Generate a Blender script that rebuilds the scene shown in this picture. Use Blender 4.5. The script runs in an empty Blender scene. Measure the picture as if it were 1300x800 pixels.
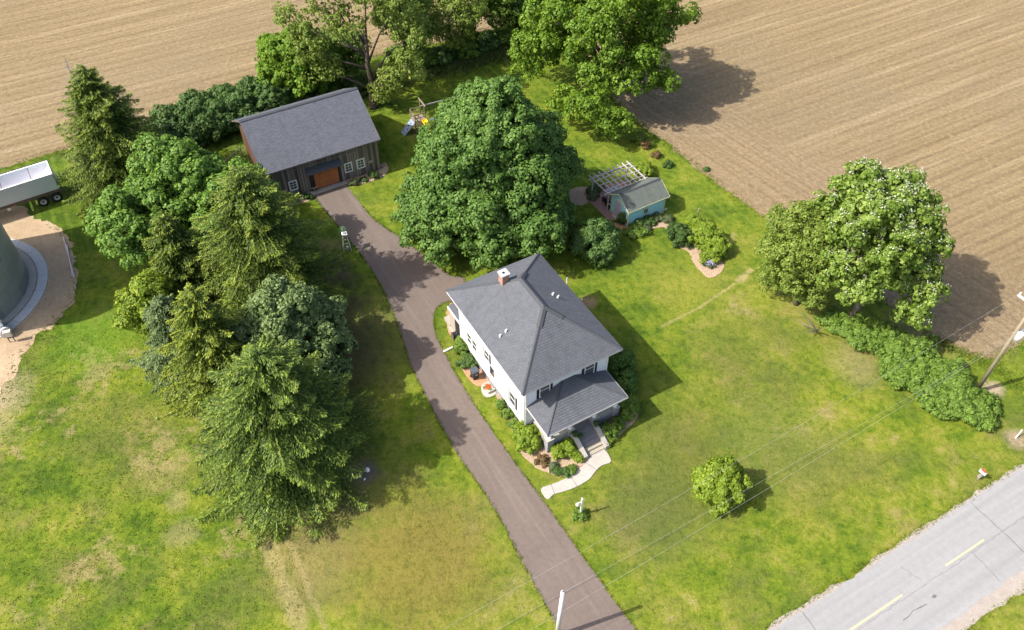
import bpy, bmesh, math, random
import numpy as np
from mathutils import Vector, Matrix
from mathutils.geometry import tessellate_polygon
R = math.radians
PI = math.pi
random.seed(4)
scene = bpy.context.scene
C = scene.collection

# ---------------------------------------------------------------- camera, light, exposure
CAM_H = 54.0; PITCH = 47.4; FPX = 1056.0
cd = bpy.data.cameras.new('camera'); cam = bpy.data.objects.new('camera', cd); C.objects.link(cam)
cam.location = (0, 0, CAM_H); cam.rotation_euler = (R(90-PITCH), 0, 0)
cd.sensor_width = 36; cd.lens = FPX/1300*36; cd.clip_start = .5; cd.clip_end = 3000
scene.camera = cam
SUN_AZ = 197.5; SUN_EL = 46.7           # the sun stands at this bearing (math angle), shadows go to 17.5
w = bpy.data.worlds.new('World'); scene.world = w; w.use_nodes = True
wn = w.node_tree.nodes; wl = w.node_tree.links
sky = wn.new('ShaderNodeTexSky'); sky.sky_type = 'NISHITA'; sky.sun_disc = False
sky.sun_elevation = R(SUN_EL); sky.sun_rotation = R(90-SUN_AZ); sky.air_density = .75; sky.dust_density = 3.0; sky.ozone_density = .6
bg = wn['Background']; wl.new(sky.outputs[0], bg.inputs[0]); bg.inputs[1].default_value = 0.15
sd = bpy.data.lights.new('sun', 'SUN'); sun = bpy.data.objects.new('sun', sd); C.objects.link(sun)
sd.energy = 4.0; sd.angle = R(0.55); sd.color = (1.0, 0.95, 0.87)
_t = Vector((math.cos(R(17.5))*math.cos(R(SUN_EL)), math.sin(R(17.5))*math.cos(R(SUN_EL)), -math.sin(R(SUN_EL))))
sun.rotation_euler = _t.to_track_quat('-Z', 'Y').to_euler(); sun.location = (-40, -10, 60)
scene.view_settings.view_transform = 'Standard'; scene.view_settings.look = 'None'
scene.view_settings.exposure = 0.84; scene.view_settings.gamma = 1
scene.render.resolution_x = 1024; scene.render.resolution_y = 630

# ---------------------------------------------------------------- measuring helper: where a sight line meets height z
_th = R(PITCH)
def G(u, v, z=0.0):
    a = (u-650)/FPX; b = (400-v)/FPX
    dy = math.cos(_th)+b*math.sin(_th); dz = -math.sin(_th)+b*math.cos(_th)
    t = (z-CAM_H)/dz
    return Vector((a*t, dy*t, z))

# ---------------------------------------------------------------- materials
class Mt:
    def __init__(s, name, rough=.85, spec=.3, metallic=0):
        s.m = bpy.data.materials.new(name); s.m.use_nodes = True
        s.nt = s.m.node_tree; s.n = s.nt.nodes; s.l = s.nt.links
        s.b = s.n['Principled BSDF']; s.b.inputs['Roughness'].default_value = rough
        s.b.inputs['Specular IOR Level'].default_value = spec; s.b.inputs['Metallic'].default_value = metallic
        s.tc = s.n.new('ShaderNodeTexCoord')
    def put(s, sock, v):
        if isinstance(v, bpy.types.NodeSocket): s.l.new(v, sock)
        elif isinstance(v, (tuple, list)):
            sock.default_value = tuple(v)+(1,) if sock.type == 'RGBA' and len(v) == 3 else tuple(v)
        else: sock.default_value = v
    def vec(s, scale=(1, 1, 1), rot=0, loc=(0, 0, 0), src='Object'):
        mp = s.n.new('ShaderNodeMapping'); s.l.new(s.tc.outputs[src], mp.inputs[0])
        mp.vector_type = 'TEXTURE' if rot else 'POINT'
        if rot:
            mp.inputs['Rotation'].default_value = (0, 0, rot)
            m2 = s.n.new('ShaderNodeMapping'); s.l.new(mp.outputs[0], m2.inputs[0]); m2.inputs['Scale'].default_value = scale
            return m2.outputs[0]
        mp.inputs['Scale'].default_value = scale; mp.inputs['Location'].default_value = loc
        return mp.outputs[0]
    def noise(s, scale, detail=3, vec=None, rough=.55, dist=0, off=0):
        t = s.n.new('ShaderNodeTexNoise'); t.inputs['Scale'].default_value = scale; t.inputs['Detail'].default_value = detail
        t.inputs['Roughness'].default_value = rough; t.inputs['Distortion'].default_value = dist
        if vec is None: vec = s.vec(loc=(off, off*1.7, 0)) if off else s.tc.outputs['Object']
        s.l.new(vec, t.inputs['Vector'])
        return t.outputs[0]
    def voro(s, scale, vec=None, out='Distance'):
        t = s.n.new('ShaderNodeTexVoronoi'); t.inputs['Scale'].default_value = scale
        s.l.new(vec or s.tc.outputs['Object'], t.inputs['Vector']); return t.outputs[out]
    def ramp(s, f, *stops):
        r = s.n.new('ShaderNodeValToRGB'); s.put(r.inputs[0], f)
        e = r.color_ramp.elements
        while len(e) > 1: e.remove(e[-1])
        for i, (p, c) in enumerate(stops):
            x = e[0] if i == 0 else e.new(p)
            x.position = p; x.color = (c, c, c, 1) if isinstance(c, (int, float)) else tuple(c)+(1,)
        return r.outputs[0]
    def mix(s, f, a, b, mode='MIX'):
        m = s.n.new('ShaderNodeMix'); m.data_type = 'RGBA'; m.blend_type = mode
        s.put(m.inputs[0], f); s.put(m.inputs[6], a); s.put(m.inputs[7], b); return m.outputs[2]
    def math(s, op, a, b=0.0, c=None):
        m = s.n.new('ShaderNodeMath'); m.operation = op; s.put(m.inputs[0], a); s.put(m.inputs[1], b)
        if c is not None: s.put(m.inputs[2], c)
        return m.outputs[0]
    def xyz(s, v=None):
        n = s.n.new('ShaderNodeSeparateXYZ'); s.l.new(v or s.tc.outputs['Object'], n.inputs[0]); return n.outputs
    def rnd(s, what='isl'):
        if what == 'isl': return s.n.new('ShaderNodeNewGeometry').outputs['Random Per Island']
        return s.n.new('ShaderNodeObjectInfo').outputs['Random']
    def blob(s, x, y, r, soft=.35, nz=None, amt=.5):
        """1 inside a ragged round patch of radius r"""
        o = s.xyz()
        dx = s.math('SUBTRACT', o[0], x); dy = s.math('SUBTRACT', o[1], y)
        d = s.math('SQRT', s.math('ADD', s.math('MULTIPLY', dx, dx), s.math('MULTIPLY', dy, dy)))
        d = s.math('DIVIDE', d, r)
        if nz is not None: d = s.math('ADD', d, s.math('MULTIPLY', s.math('SUBTRACT', nz, .5), amt*2))
        return s.ramp(d, (1-soft, 1.0), (1.0, 0.0))
    def bump(s, h, strength=.5, dist=.05):
        b = s.n.new('ShaderNodeBump'); b.inputs['Strength'].default_value = strength; b.inputs['Distance'].default_value = dist
        s.put(b.inputs['Height'], h); s.l.new(b.outputs[0], s.b.inputs['Normal']); return s
    def col(s, c): s.put(s.b.inputs['Base Color'], c); return s
def flat(name, c, rough=.7, nscale=6, var=.25, spec=.3, metallic=0, bump=0, bdist=.01):
    t = Mt(name, rough, spec, metallic)
    n = t.noise(nscale, 4)
    t.col(t.mix(n, tuple(x*(1-var) for x in c), tuple(min(x*(1+var), .9) for x in c)))
    if bump: t.bump(t.noise(nscale*4, 4), bump, bdist)
    return t.m
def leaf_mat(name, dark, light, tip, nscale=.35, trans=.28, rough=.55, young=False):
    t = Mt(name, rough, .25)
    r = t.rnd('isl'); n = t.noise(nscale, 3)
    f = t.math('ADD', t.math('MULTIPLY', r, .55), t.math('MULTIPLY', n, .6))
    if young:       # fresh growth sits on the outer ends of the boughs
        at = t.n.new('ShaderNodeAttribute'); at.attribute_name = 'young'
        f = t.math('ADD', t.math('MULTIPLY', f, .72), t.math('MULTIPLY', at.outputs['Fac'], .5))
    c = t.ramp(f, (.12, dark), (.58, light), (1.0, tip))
    t.col(c)
    tr = t.n.new('ShaderNodeBsdfTranslucent'); t.l.new(t.mix(.5, c, (tip[0], tip[1], tip[2]*.6)), tr.inputs[0])
    ms = t.n.new('ShaderNodeMixShader'); ms.inputs[0].default_value = trans
    out = t.n['Material Output']; t.l.new(t.b.outputs[0], ms.inputs[1]); t.l.new(tr.outputs[0], ms.inputs[2]); t.l.new(ms.outputs[0], out.inputs[0])
    return t.m

M = {}
# ground: mown and rough grass with dry, yellow and bare places
t = Mt('grass', .9, .15)
big = t.noise(.055, 3, off=3); med = t.noise(.30, 8, off=11, rough=.72); sml = t.noise(1.6, 6, off=5, rough=.75); fin = t.noise(8, 3, off=2, rough=.8)
grit = t.noise(3.6, 5, off=31, rough=.85)
lush = (.083, .158, .012); yel = (.235, .232, .036); straw = (.34, .27, .14); soil = (.27, .185, .115)
o = t.xyz()
front = t.ramp(t.math('ADD', t.math('MULTIPLY', o[1], -.045), t.math('ADD', 2.75, t.math('MULTIPLY', t.math('SUBTRACT', big, .5), 2.2))), (.0, 0), (1, 1))
wst = t.ramp(t.math('MULTIPLY', o[0], -.05), (.62, 0), (.95, 1))
f = t.math('ADD', t.math('MULTIPLY', t.math('SUBTRACT', med, .5), 2.3), t.math('MULTIPLY', t.math('SUBTRACT', sml, .5), .9))
f = t.math('ADD', f, t.math('MULTIPLY', t.math('SUBTRACT', big, .5), 1.0))
f = t.math('ADD', f, t.math('ADD', .33, t.math('MULTIPLY', front, .20)))
f = t.math('SUBTRACT', f, t.math('MULTIPLY', wst, .16))
c = t.ramp(f, (.0, (.058, .106, .008)), (.26, (.102, .155, .011)), (.50, (.158, .198, .016)), (.72, (.216, .225, .032)), (.90, (.262, .238, .068)), (1.0, (.31, .265, .115)))
mottle = t.noise(.11, 6, off=40, rough=.7)
c = t.mix(t.math('MULTIPLY', t.ramp(mottle, (.46, 0), (.62, 1)), t.math('MULTIPLY', front, .78)), c, (.118, .132, .030))
brn = t.math('MULTIPLY', t.ramp(t.noise(.24, 6, off=77, rough=.7), (.55, 0), (.68, 1)), t.math('MULTIPLY', front, .6))
c = t.mix(brn, c, (.25, .195, .075))
scab = t.math('MULTIPLY', t.ramp(t.math('ADD', t.math('MULTIPLY', t.noise(.14, 3, off=90), .72), t.math('MULTIPLY', t.noise(.9, 6, off=13, rough=.75), .48)), (.665, 0), (.72, 1)), t.math('MULTIPLY', wst, .6))
c = t.mix(scab, c, (.31, .245, .11))
nz = t.noise(.5, 5, off=60, rough=.7)
for (x, y, r, cc, a) in ((-26, 33.5, 2.4, (.33, .25, .12), .25), (-23.5, 28.5, 1.6, straw, .35), (-24.5, 31.2, 1.2, straw, .4), (-13.5, 26.5, 4.5, (.22, .165, .07), .6), (-6.5, 26.5, 7, (.19, .15, .035), .75), (11, 33, 6, (.10, .115, .025), .5), (14, 37, 5, (.10, .115, .025), .5), (22, 33, 5, (.19, .165, .04), .35), (-17, 46, 10, (.12, .09, .05), .75), (-22, 52, 9, (.12, .09, .05), .8), (-15, 33, 6, (.15, .11, .06), .8), (-17.3, 55.2, 2.6, (.22, .15, .1), .85), (6.9, 51.3, 1.0, (.28, .19, .12), .9), (-43, 40, 4.5, (.4, .31, .2), .9), (-11.1, 33.7, 1.3, (.15, .13, .1), .8), (-9.6, 77.8, 2.6, (.13, .095, .06), .8), (39.3, 41.5, 1.1, (.42, .32, .22), .95), (39.2, 36.6, 1.3, (.33, .25, .17), .8), (36, 48, 4, (.2, .17, .09), .6), (16, 53, 4, yel, .5), (10.5, 30, 5, (.1, .12, .03), .6), (20, 36, 6, (.1, .14, .03), .5), (-36, 47, 5, (.11, .22, .012), .5), (28.7, 44, 3, straw, .35)):
    c = t.mix(t.math('MULTIPLY', t.blob(x, y, r, .6, nz, .5), a), c, cc)
# trodden line across the lawn
def seg_mask(t, p, q, wd, nz):
    dx, dy = q[0]-p[0], q[1]-p[1]; L = math.hypot(dx, dy); ux, uy = dx/L, dy/L
    o = t.xyz()
    rx = t.math('SUBTRACT', o[0], p[0]); ry = t.math('SUBTRACT', o[1], p[1])
    al = t.math('ADD', t.math('MULTIPLY', rx, ux), t.math('MULTIPLY', ry, uy))
    ac = t.math('ABSOLUTE', t.math('SUBTRACT', t.math('MULTIPLY', rx, uy), t.math('MULTIPLY', ry, ux)))
    ac = t.math('ADD', ac, t.math('MULTIPLY', t.math('SUBTRACT', nz, .5), wd*3))
    m = t.ramp(t.math('DIVIDE', ac, wd), (.4, 1), (1.0, 0))
    e = t.math('MULTIPLY', t.math('GREATER_THAN', al, 0.0), t.math('LESS_THAN', al, L))
    return t.math('MULTIPLY', m, e)
for p, q, wd, a in (((13.0, 48.3), (16.6, 50.5), .16, .5), ((16.6, 50.5), (20.4, 53.6), .22, .6), ((20.6, 53.8), (22.4, 55.4), .45, .8), ((20.5, 57.5), (21.5, 60.5), .3, .45), ((-17.5, 28.3), (-12.5, 19.5), .7, .5), ((-15.9, 28.3), (-11, 19.5), .35, .35)):
    c = t.mix(t.math('MULTIPLY', seg_mask(t, p, q, wd, nz), a), c, (.36, .29, .13))
# mowing swaths, faint
mw = t.math('SINE', t.math('MULTIPLY', t.xyz(t.vec((1, 1, 1), rot=R(28)))[0], 5.2))
c = t.mix(t.math('MULTIPLY', t.ramp(mw, (.2, 0), (.8, 1)), t.math('MULTIPLY', t.math('SUBTRACT', 1.0, front), .3)), c, (.175, .225, .03))
c = t.mix(t.ramp(sml, (.34, .6), (.52, .0)), c, t.mix(1.0, c, (.50, .60, .45), 'MULTIPLY'))
c = t.mix(t.ramp(fin, (.48, 0), (.70, .6)), c, t.mix(1.0, c, (1.55, 1.45, 1.5), 'MULTIPLY'))
c = t.mix(t.ramp(grit, (.34, .55), (.50, 0)), c, t.mix(1.0, c, (.42, .5, .4), 'MULTIPLY'))
t.col(c)
t.bump(t.math('ADD', t.math('MULTIPLY', sml, .9), t.math('ADD', t.math('MULTIPLY', grit, .9), t.math('MULTIPLY', med, 1.2))), .5, .35)
M['grass'] = t.m
# tilled field
t = Mt('tilled_soil', .95, .1)
ROWA = 28.3
rv = t.vec((1, 1, 1), rot=R(ROWA)); ro = t.xyz(rv)
# strip along the lawn edge that runs the other way
o = t.xyz()
ex, ey = math.cos(R(-53)), math.sin(R(-53))
side = t.math('SUBTRACT', t.math('MULTIPLY', t.math('SUBTRACT', o[0], 13.3), -ey), t.math('MULTIPLY', t.math('SUBTRACT', o[1], 79.8), -ex))
wob = t.noise(.12, 3, off=8)
head = t.math('MULTIPLY', t.ramp(t.math('ADD', side, t.math('MULTIPLY', wob, 3)), (0, 1), (1, 1)), 1)
sd_ = t.math('DIVIDE', t.math('ADD', side, t.math('MULTIPLY', wob, 3)), 20)
head = t.math('MULTIPLY', t.ramp(sd_, (.48, 1), (.72, 0)), t.math('GREATER_THAN', side, -6.0))
head = t.math('MULTIPLY', head, t.math('LESS_THAN', o[1], 110.0))
wv = t.math('MULTIPLY', t.math('SUBTRACT', t.noise(.5, 2, off=21), .5), .25)
rows = t.math('SINE', t.math('MULTIPLY', t.math('ADD', ro[1], wv), 2*PI/.76))
hrows = t.math('SINE', t.math('MULTIPLY', t.math('ADD', side, wv), 2*PI/.76))
rows2 = t.math('SINE', t.math('MULTIPLY', t.math('ADD', ro[1], wv), 2*PI/1.52)); hrows2 = t.math('SINE', t.math('MULTIPLY', t.math('ADD', side, wv), 2*PI/1.52))
R1 = t.math('ADD', t.math('MULTIPLY', t.ramp(rows, (.6, 0), (1, 1)), .5), t.math('MULTIPLY', t.ramp(rows2, (.62, 0), (.95, 1)), .8))
R2 = t.math('ADD', t.math('MULTIPLY', t.ramp(hrows, (.6, 0), (1, 1)), .5), t.math('MULTIPLY', t.ramp(hrows2, (.62, 0), (.95, 1)), .6))
bare = t.ramp(t.math('ADD', t.math('DIVIDE', side, 3.0), 0.0), (.35, 0), (.6, 1))
rr = t.math('ADD', t.math('MULTIPLY', t.math('MULTIPLY', R2, head), bare), t.math('MULTIPLY', R1, t.math('SUBTRACT', 1.0, head)))
rr = t.math('MULTIPLY', rr, t.ramp(t.noise(1.1, 5, off=91, rough=.8), (.38, .25), (.6, 1.0)))
s1 = t.noise(1.0, 4, vec=t.vec((.022, .55, 1), rot=R(ROWA)), rough=.7)
s2 = t.noise(1.0, 5, vec=t.vec((.12, 1.6, 1), rot=R(ROWA)), rough=.75)
s3 = t.noise(1.0, 4, vec=t.vec((.05, 1.2, 1), rot=R(-53)), rough=.7)
st = t.mix(head, s1, s3)
c = t.mix(t.ramp(st, (.34, 0), (.68, 1)), (.240, .176, .090), (.345, .262, .140))
c = t.mix(t.math('MULTIPLY', t.ramp(s2, (.54, 0), (.74, 1)), .6), c, (.45, .35, .20))
c = t.mix(t.math('MULTIPLY', t.ramp(s1, (.54, 0), (.66, 1)), t.math('MULTIPLY', t.ramp(s2, (.35, 0), (.6, 1)), .55)), c, (.47, .37, .235))
c = t.mix(t.math('MULTIPLY', t.ramp(s2, (.30, 1), (.46, 0)), .4), c, (.15, .108, .07))
c = t.mix(t.math('MULTIPLY', rr, .62), c, (.135, .098, .058))
c = t.mix(t.math('MULTIPLY', t.ramp(t.noise(.045, 3, off=50), (.45, 0), (.65, 1)), .35), c, (.25, .20, .13))
c = t.mix(t.math('MULTIPLY', head, .35), c, (.27, .195, .125))
gw = t.math('MULTIPLY', t.ramp(t.noise(2.4, 5, off=66, rough=.85), (.63, 0), (.72, 1)), t.math('MULTIPLY', t.ramp(t.noise(1.0, 3, vec=t.vec((.03, 1.3, 1), rot=R(ROWA))), (.5, 0), (.66, 1)), .7))
c = t.mix(gw, c, (.10, .115, .04))
c = t.mix(t.ramp(t.noise(7, 4, off=17, rough=.8), (.35, .35), (.6, 0)), c, (.12, .085, .055))
cl = t.noise(2.2, 7, off=37, rough=.85)
c = t.mix(t.ramp(cl, (.38, .55), (.5, 0)), c, (.15, .105, .06)); c = t.mix(t.ramp(cl, (.52, 0), (.66, .5)), c, (.46, .36, .22))
# curved wheel tracks where the planter turned
for (x, y, r) in ((20.5, 84, 5.5), (20.5, 84, 7.6)):
    o = t.xyz(); dx = t.math('SUBTRACT', o[0], x); dy = t.math('SUBTRACT', o[1], y)
    d = t.math('ABSOLUTE', t.math('SUBTRACT', t.math('SQRT', t.math('ADD', t.math('MULTIPLY', dx, dx), t.math('MULTIPLY', dy, dy))), r))
    k = t.math('MULTIPLY', t.ramp(d, (.12, 1), (.3, 0)), t.math('LESS_THAN', dx, 3.0))
    c = t.mix(t.math('MULTIPLY', k, .3), c, (.36, .27, .18))
t.col(c)
t.bump(t.math('ADD', t.math('MULTIPLY', rr, -.6), t.math('ADD', t.math('MULTIPLY', s2, 1.1), t.math('MULTIPLY', cl, 1.6))), .7, .14)
M['soil'] = t.m
# asphalt drive
t = Mt('drive_asphalt', .92, .2)
o = t.xyz()
n1 = t.noise(.35, 4, off=6); n2 = t.noise(3, 5, off=9, rough=.7); n3 = t.noise(30, 2, off=3)
c = t.mix(n1, (.132, .100, .082), (.188, .149, .124))
c = t.mix(t.ramp(n2, (.35, .45), (.6, 0)), c, (.105, .085, .077))
stk = t.noise(1.0, 4, vec=t.vec((.06, 1.4, 1), rot=R(120)), rough=.7)
c = t.mix(t.math('MULTIPLY', t.ramp(stk, (.52, 0), (.72, 1)), .45), c, (.245, .20, .178))
c = t.mix(t.math('MULTIPLY', t.ramp(stk, (.3, 1), (.45, 0)), .3), c, (.075, .062, .056))
c = t.mix(t.ramp(t.noise(.9, 5, off=70, rough=.7), (.66, 0), (.76, .6)), c, (.24, .19, .16))
c = t.mix(t.ramp(n3, (.45, 0), (.8, .5)), c, (.22, .185, .165))
t.col(c); t.bump(t.math('ADD', n2, n3), .35, .02); M['drive'] = t.m
# road
t = Mt('road_asphalt', .85, .25)
n2 = t.noise(2.2, 6, off=9, rough=.75); n3 = t.noise(40, 2, off=3)
stk = t.noise(1.0, 4, vec=t.vec((.03, 1.1, 1), rot=R(29.83)), rough=.65)
c = t.mix(t.ramp(stk, (.3, 0), (.7, 1)), (.245, .240, .238), (.315, .310, .305))
c = t.mix(t.ramp(n2, (.36, .35), (.56, 0)), c, (.205, .198, .192))
c = t.mix(t.ramp(n3, (.5, 0), (.8, .5)), c, (.40, .39, .38))
t.col(c); t.bump(t.math('ADD', n2, n3), .3, .015); M['road'] = t.m
t = Mt('shoulder_gravel', .95, .15)
n2 = t.noise(1.4, 5, off=9, rough=.75); n3 = t.voro(14)
c = t.mix(n2, (.24, .20, .165), (.46, .41, .36)); c = t.mix(t.ramp(n3, (.2, .5), (.5, 0)), c, (.2, .17, .14))
t.col(c); t.bump(n3, .5, .03); M['gravel'] = t.m
t = Mt('yard_dirt', .95, .1)
n1 = t.noise(.3, 5, off=9, rough=.7); n2 = t.noise(3, 5, off=29, rough=.8); n3 = t.noise(14, 3)
c = t.mix(t.ramp(n1, (.3, 0), (.7, 1)), (.36, .26, .165), (.50, .385, .25))
c = t.mix(t.ramp(n2, (.35, .5), (.55, 0)), c, (.26, .185, .12)); c = t.mix(t.ramp(n2, (.62, 0), (.8, .5)), c, (.60, .49, .35))
t.col(c); t.bump(t.math('ADD', n2, n3), .6, .06); M['dirt'] = t.m
def mulch(name, a, b):
    t = Mt(name, .95, .1); n = t.noise(2.4, 5, rough=.8); v = t.voro(9)
    t.col(t.mix(t.ramp(v, (.15, .6), (.5, 0)), t.mix(n, a, b), tuple(x*.5 for x in a))); t.bump(v, .7, .05); return t.m
M['mulch'] = mulch('wood_mulch', (.30, .205, .13), (.52, .40, .28)); M['mulch_red'] = mulch('orange_mulch', (.38, .2, .11), (.52, .31, .18))
t = Mt('concrete', .85, .25); n = t.noise(.8, 6, rough=.7); n2 = t.noise(8, 4)
t.col(t.mix(t.ramp(n2, (.3, .5), (.6, 0)), t.mix(n, (.34, .315, .275), (.50, .47, .42)), (.27, .245, .215))); t.bump(n2, .3, .01); M['conc'] = t.m
t = Mt('silo_concrete', .85, .25); n = t.noise(.8, 6, rough=.7); n2 = t.noise(8, 4)
t.col(t.mix(t.ramp(n2, (.3, .4), (.6, 0)), t.mix(n, (.46, .465, .46), (.60, .60, .595)), (.28, .28, .28))); M['pad'] = t.m
def shingle(name, a, b, c_, across=.33, run=.16):
    t = Mt(name, .9, .25)
    br = t.n.new('ShaderNodeTexBrick'); t.l.new(t.tc.outputs['UV'], br.inputs['Vector'])
    br.inputs['Scale'].default_value = 1; br.inputs['Brick Width'].default_value = across; br.inputs['Row Height'].default_value = run
    br.inputs['Mortar Size'].default_value = .012; br.inputs['Color1'].default_value = a+(1,); br.inputs['Color2'].default_value = b+(1,); br.inputs['Mortar'].default_value = tuple(x*.55 for x in a)+(1,)
    n = t.noise(1.1, 5, rough=.7); n2 = t.noise(16, 3, rough=.8)
    cc = t.mix(t.ramp(n, (.35, 0), (.65, .5)), br.outputs[0], c_); cc = t.mix(t.ramp(t.noise(1.0, 5, vec=t.vec((2.5, .35, 1), src='UV'), rough=.7), (.5, 0), (.75, .45)), cc, tuple(x*.62 for x in a)); cc = t.mix(t.ramp(n2, (.35, .5), (.65, 0)), cc, tuple(x*.6 for x in a))
    cc = t.mix(t.ramp(n2, (.55, 0), (.75, .4)), cc, tuple(x*1.7 for x in b))
    t.col(cc); t.bump(n2, .35, .012); return t.m
M['shingle'] = shingle('grey_shingles', (.100, .106, .119), (.130, .136, .152), (.145, .151, .168), .3, .2)
M['shingle_barn'] = shingle('barn_shingles', (.100, .108, .130), (.155, .162, .190), (.135, .142, .17), .3, .14)
M['shingle_shed'] = shingle('shed_shingles', (.115, .130, .110), (.15, .165, .142), (.17, .195, .165))
M['cap'] = flat('ridge_shingle', (.068, .073, .08), .9, 8, .35)
t = Mt('white_siding', .6, .3); n = t.noise(1.2, 4); t.col(t.mix(n, (.74, .74, .75), (.82, .82, .82))); M['siding'] = t.m
M['white'] = flat('white_paint', (.78, .77, .75), .5, 5, .06)
M['offwhite'] = flat('weathered_white_paint', (.60, .57, .56), .6, 5, .2)
M['pergola'] = flat('weathered_pergola_paint', (.46, .42, .40), .7, 5, .25)
M['glass'] = flat('window_glass', (.05, .06, .075), .08, 2, .3, spec=.8)
M['screen'] = flat('window_screen', (.10, .10, .11), .5, 2, .2)
M['shutter'] = flat('dark_shutter', (.028, .022, .032), .6, 8, .3)
t = Mt('foundation_block', .9, .2); br = t.n.new('ShaderNodeTexBrick'); t.l.new(t.tc.outputs['UV'], br.inputs['Vector'])
br.inputs['Scale'].default_value = 1; br.inputs['Brick Width'].default_value = .4; br.inputs['Row Height'].default_value = .2; br.inputs['Mortar Size'].default_value = .012
br.inputs['Color1'].default_value = (.26, .26, .27, 1); br.inputs['Color2'].default_value = (.38, .37, .37, 1); br.inputs['Mortar'].default_value = (.2, .2, .2, 1)
t.col(t.mix(t.ramp(t.noise(5, 5), (.3, .5), (.65, 0)), br.outputs[0], (.2, .19, .18))); t.bump(br.outputs[1], .4, -.01); M['block'] = t.m
M['brick'] = flat('red_brick', (.42, .22, .165), .9, 9, .4, bump=.3); M['mortar'] = flat('mortar', (.42, .38, .34), .9, 9, .2)
M['flue_fill'] = flat('flue_black', (.012, .012, .012), .9)
M['deck'] = flat('grey_deck_paint', (.19, .19, .20), .7, 4, .25)
M['step_t'] = flat('worn_step', (.36, .32, .25), .8, 6, .25)
def wood(name, a, b, var=.5, obj=False, sc=(4, 4, .35)):
    t = Mt(name, .9, .15); n = t.noise(3, 6, vec=t.vec(sc), rough=.7); n2 = t.noise(.6, 4)
    c = t.mix(t.ramp(n, (.3, 0), (.7, 1)), a, b)
    if obj: c = t.mix(t.math('MULTIPLY', t.rnd('obj'), var), c, tuple(x*.45 for x in a))
    c = t.mix(t.ramp(n2, (.5, 0), (.75, .35)), c, tuple(x*1.5 for x in b))
    t.col(c); t.bump(n, .4, .02); return t.m
M['barn'] = wood('weathered_barn_wood', (.165, .135, .118), (.47, .405, .355), .95, True); M['barn_dark'] = wood('dark_barn_backing', (.03, .026, .024), (.06, .052, .048))
M['barnred'] = wood('faded_red_barn_wood', (.105, .052, .036), (.18, .10, .07), .5, True)
M['door_wood'] = wood('orange_wood_door', (.42, .145, .06), (.54, .205, .09), .2, False)
M['post'] = wood('weathered_post', (.20, .165, .11), (.34, .29, .20))
M['play'] = wood('play_set_wood', (.17, .13, .09), (.33, .27, .2))
M['bark'] = wood('bark', (.055, .042, .032), (.14, .11, .085)); M['bark2'] = wood('pale_bark', (.10, .085, .07), (.22, .19, .16))
M['deadwood'] = wood('dead_wood', (.20, .18, .16), (.34, .31, .28))
M['black'] = flat('black_plastic', (.022, .025, .03), .45, 5, .3); M['bin'] = flat('bin_plastic', (.065, .08, .10), .5, 5, .2)
M['rubber'] = flat('tyre_rubber', (.025, .025, .027), .85, 9, .3); M['rim'] = flat('white_rim', (.62, .61, .6), .45, 9, .15)
M['shed'] = flat('turquoise_paint', (.34, .64, .66), .65, 3, .08); M['shedtrim'] = flat('cream_yellow_trim', (.55, .55, .34), .6, 5, .1)
M['lilac_door'] = flat('lilac_door_paint', (.50, .40, .52), .6, 4, .1)
M['yellow'] = flat('yellow_plastic', (.85, .56, .02), .3, 3, .08, spec=.5); M['bluegrey'] = flat('blue_grey_plastic', (.24, .29, .38), .6, 3, .35)
M['paving'] = mulch('pink_brick_paving', (.24, .145, .125), (.33, .21, .18))
M['metal'] = flat('galvanised', (.55, .57, .58), .45, 4, .15, metallic=.6)
M['trailer'] = flat('pale_blue_trailer_paint', (.58, .65, .68), .4, 1.2, .1, spec=.5); M['trailer_in'] = flat('white_trailer_lining', (.72, .72, .76), .5, 1.5, .12)
M['rust'] = flat('dirty_frame', (.13, .10, .085), .8, 5, .4)
t = Mt('silo_steel', .5, .4, metallic=.35)
zz = t.xyz()[2]; cor = t.math('SINE', t.math('MULTIPLY', zz, 2*PI/.10))
n = t.noise(1.3, 5, vec=t.vec((1, 1, .25)), rough=.7)
c = t.mix(n, (.33, .355, .335), (.46, .48, .46)); c = t.mix(t.math('MULTIPLY', t.rnd('obj'), .4), c, (.09, .11, .11))
t.col(c); t.bump(cor, .5, .02); M['silo'] = t.m
M['steel_edge'] = flat('steel_seam', (.06, .075, .075), .6, 4, .3, metallic=.3)
M['bluemetal'] = flat('blue_enamel', (.13, .2, .29), .4, 4, .2, spec=.5)
M['greenpaint'] = flat('pale_green_paint', (.25, .45, .2), .5, 4, .2); M['red'] = flat('red_paint', (.55, .05, .03), .5, 4, .2)
M['flower_red'] = flat('red_flowers', (.75, .10, .03), .6, 20, .3); M['purple'] = flat('purple_flowers', (.42, .40, .62), .6, 20, .2)
M['wire'] = flat('aluminium_wire', (.42, .43, .42), .5, 4, .1); M['wire_dark'] = flat('black_cable', (.03, .03, .03), .6)
M['cream'] = flat('cream_paint', (.40, .35, .29), .6, 3, .1); M['tan'] = flat('tan_parcel', (.55, .35, .2), .8, 4, .2)
t = Mt('yellow_road_paint', .8, .2); n = t.noise(5, 5, rough=.8); t.col(t.mix(t.ramp(n, (.36, .8), (.52, 0)), (.60, .50, .25), (.33, .31, .28))); M['linepaint'] = t.m
M['tar'] = flat('crack_tar', (.13, .125, .12), .8, 6, .3)
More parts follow.
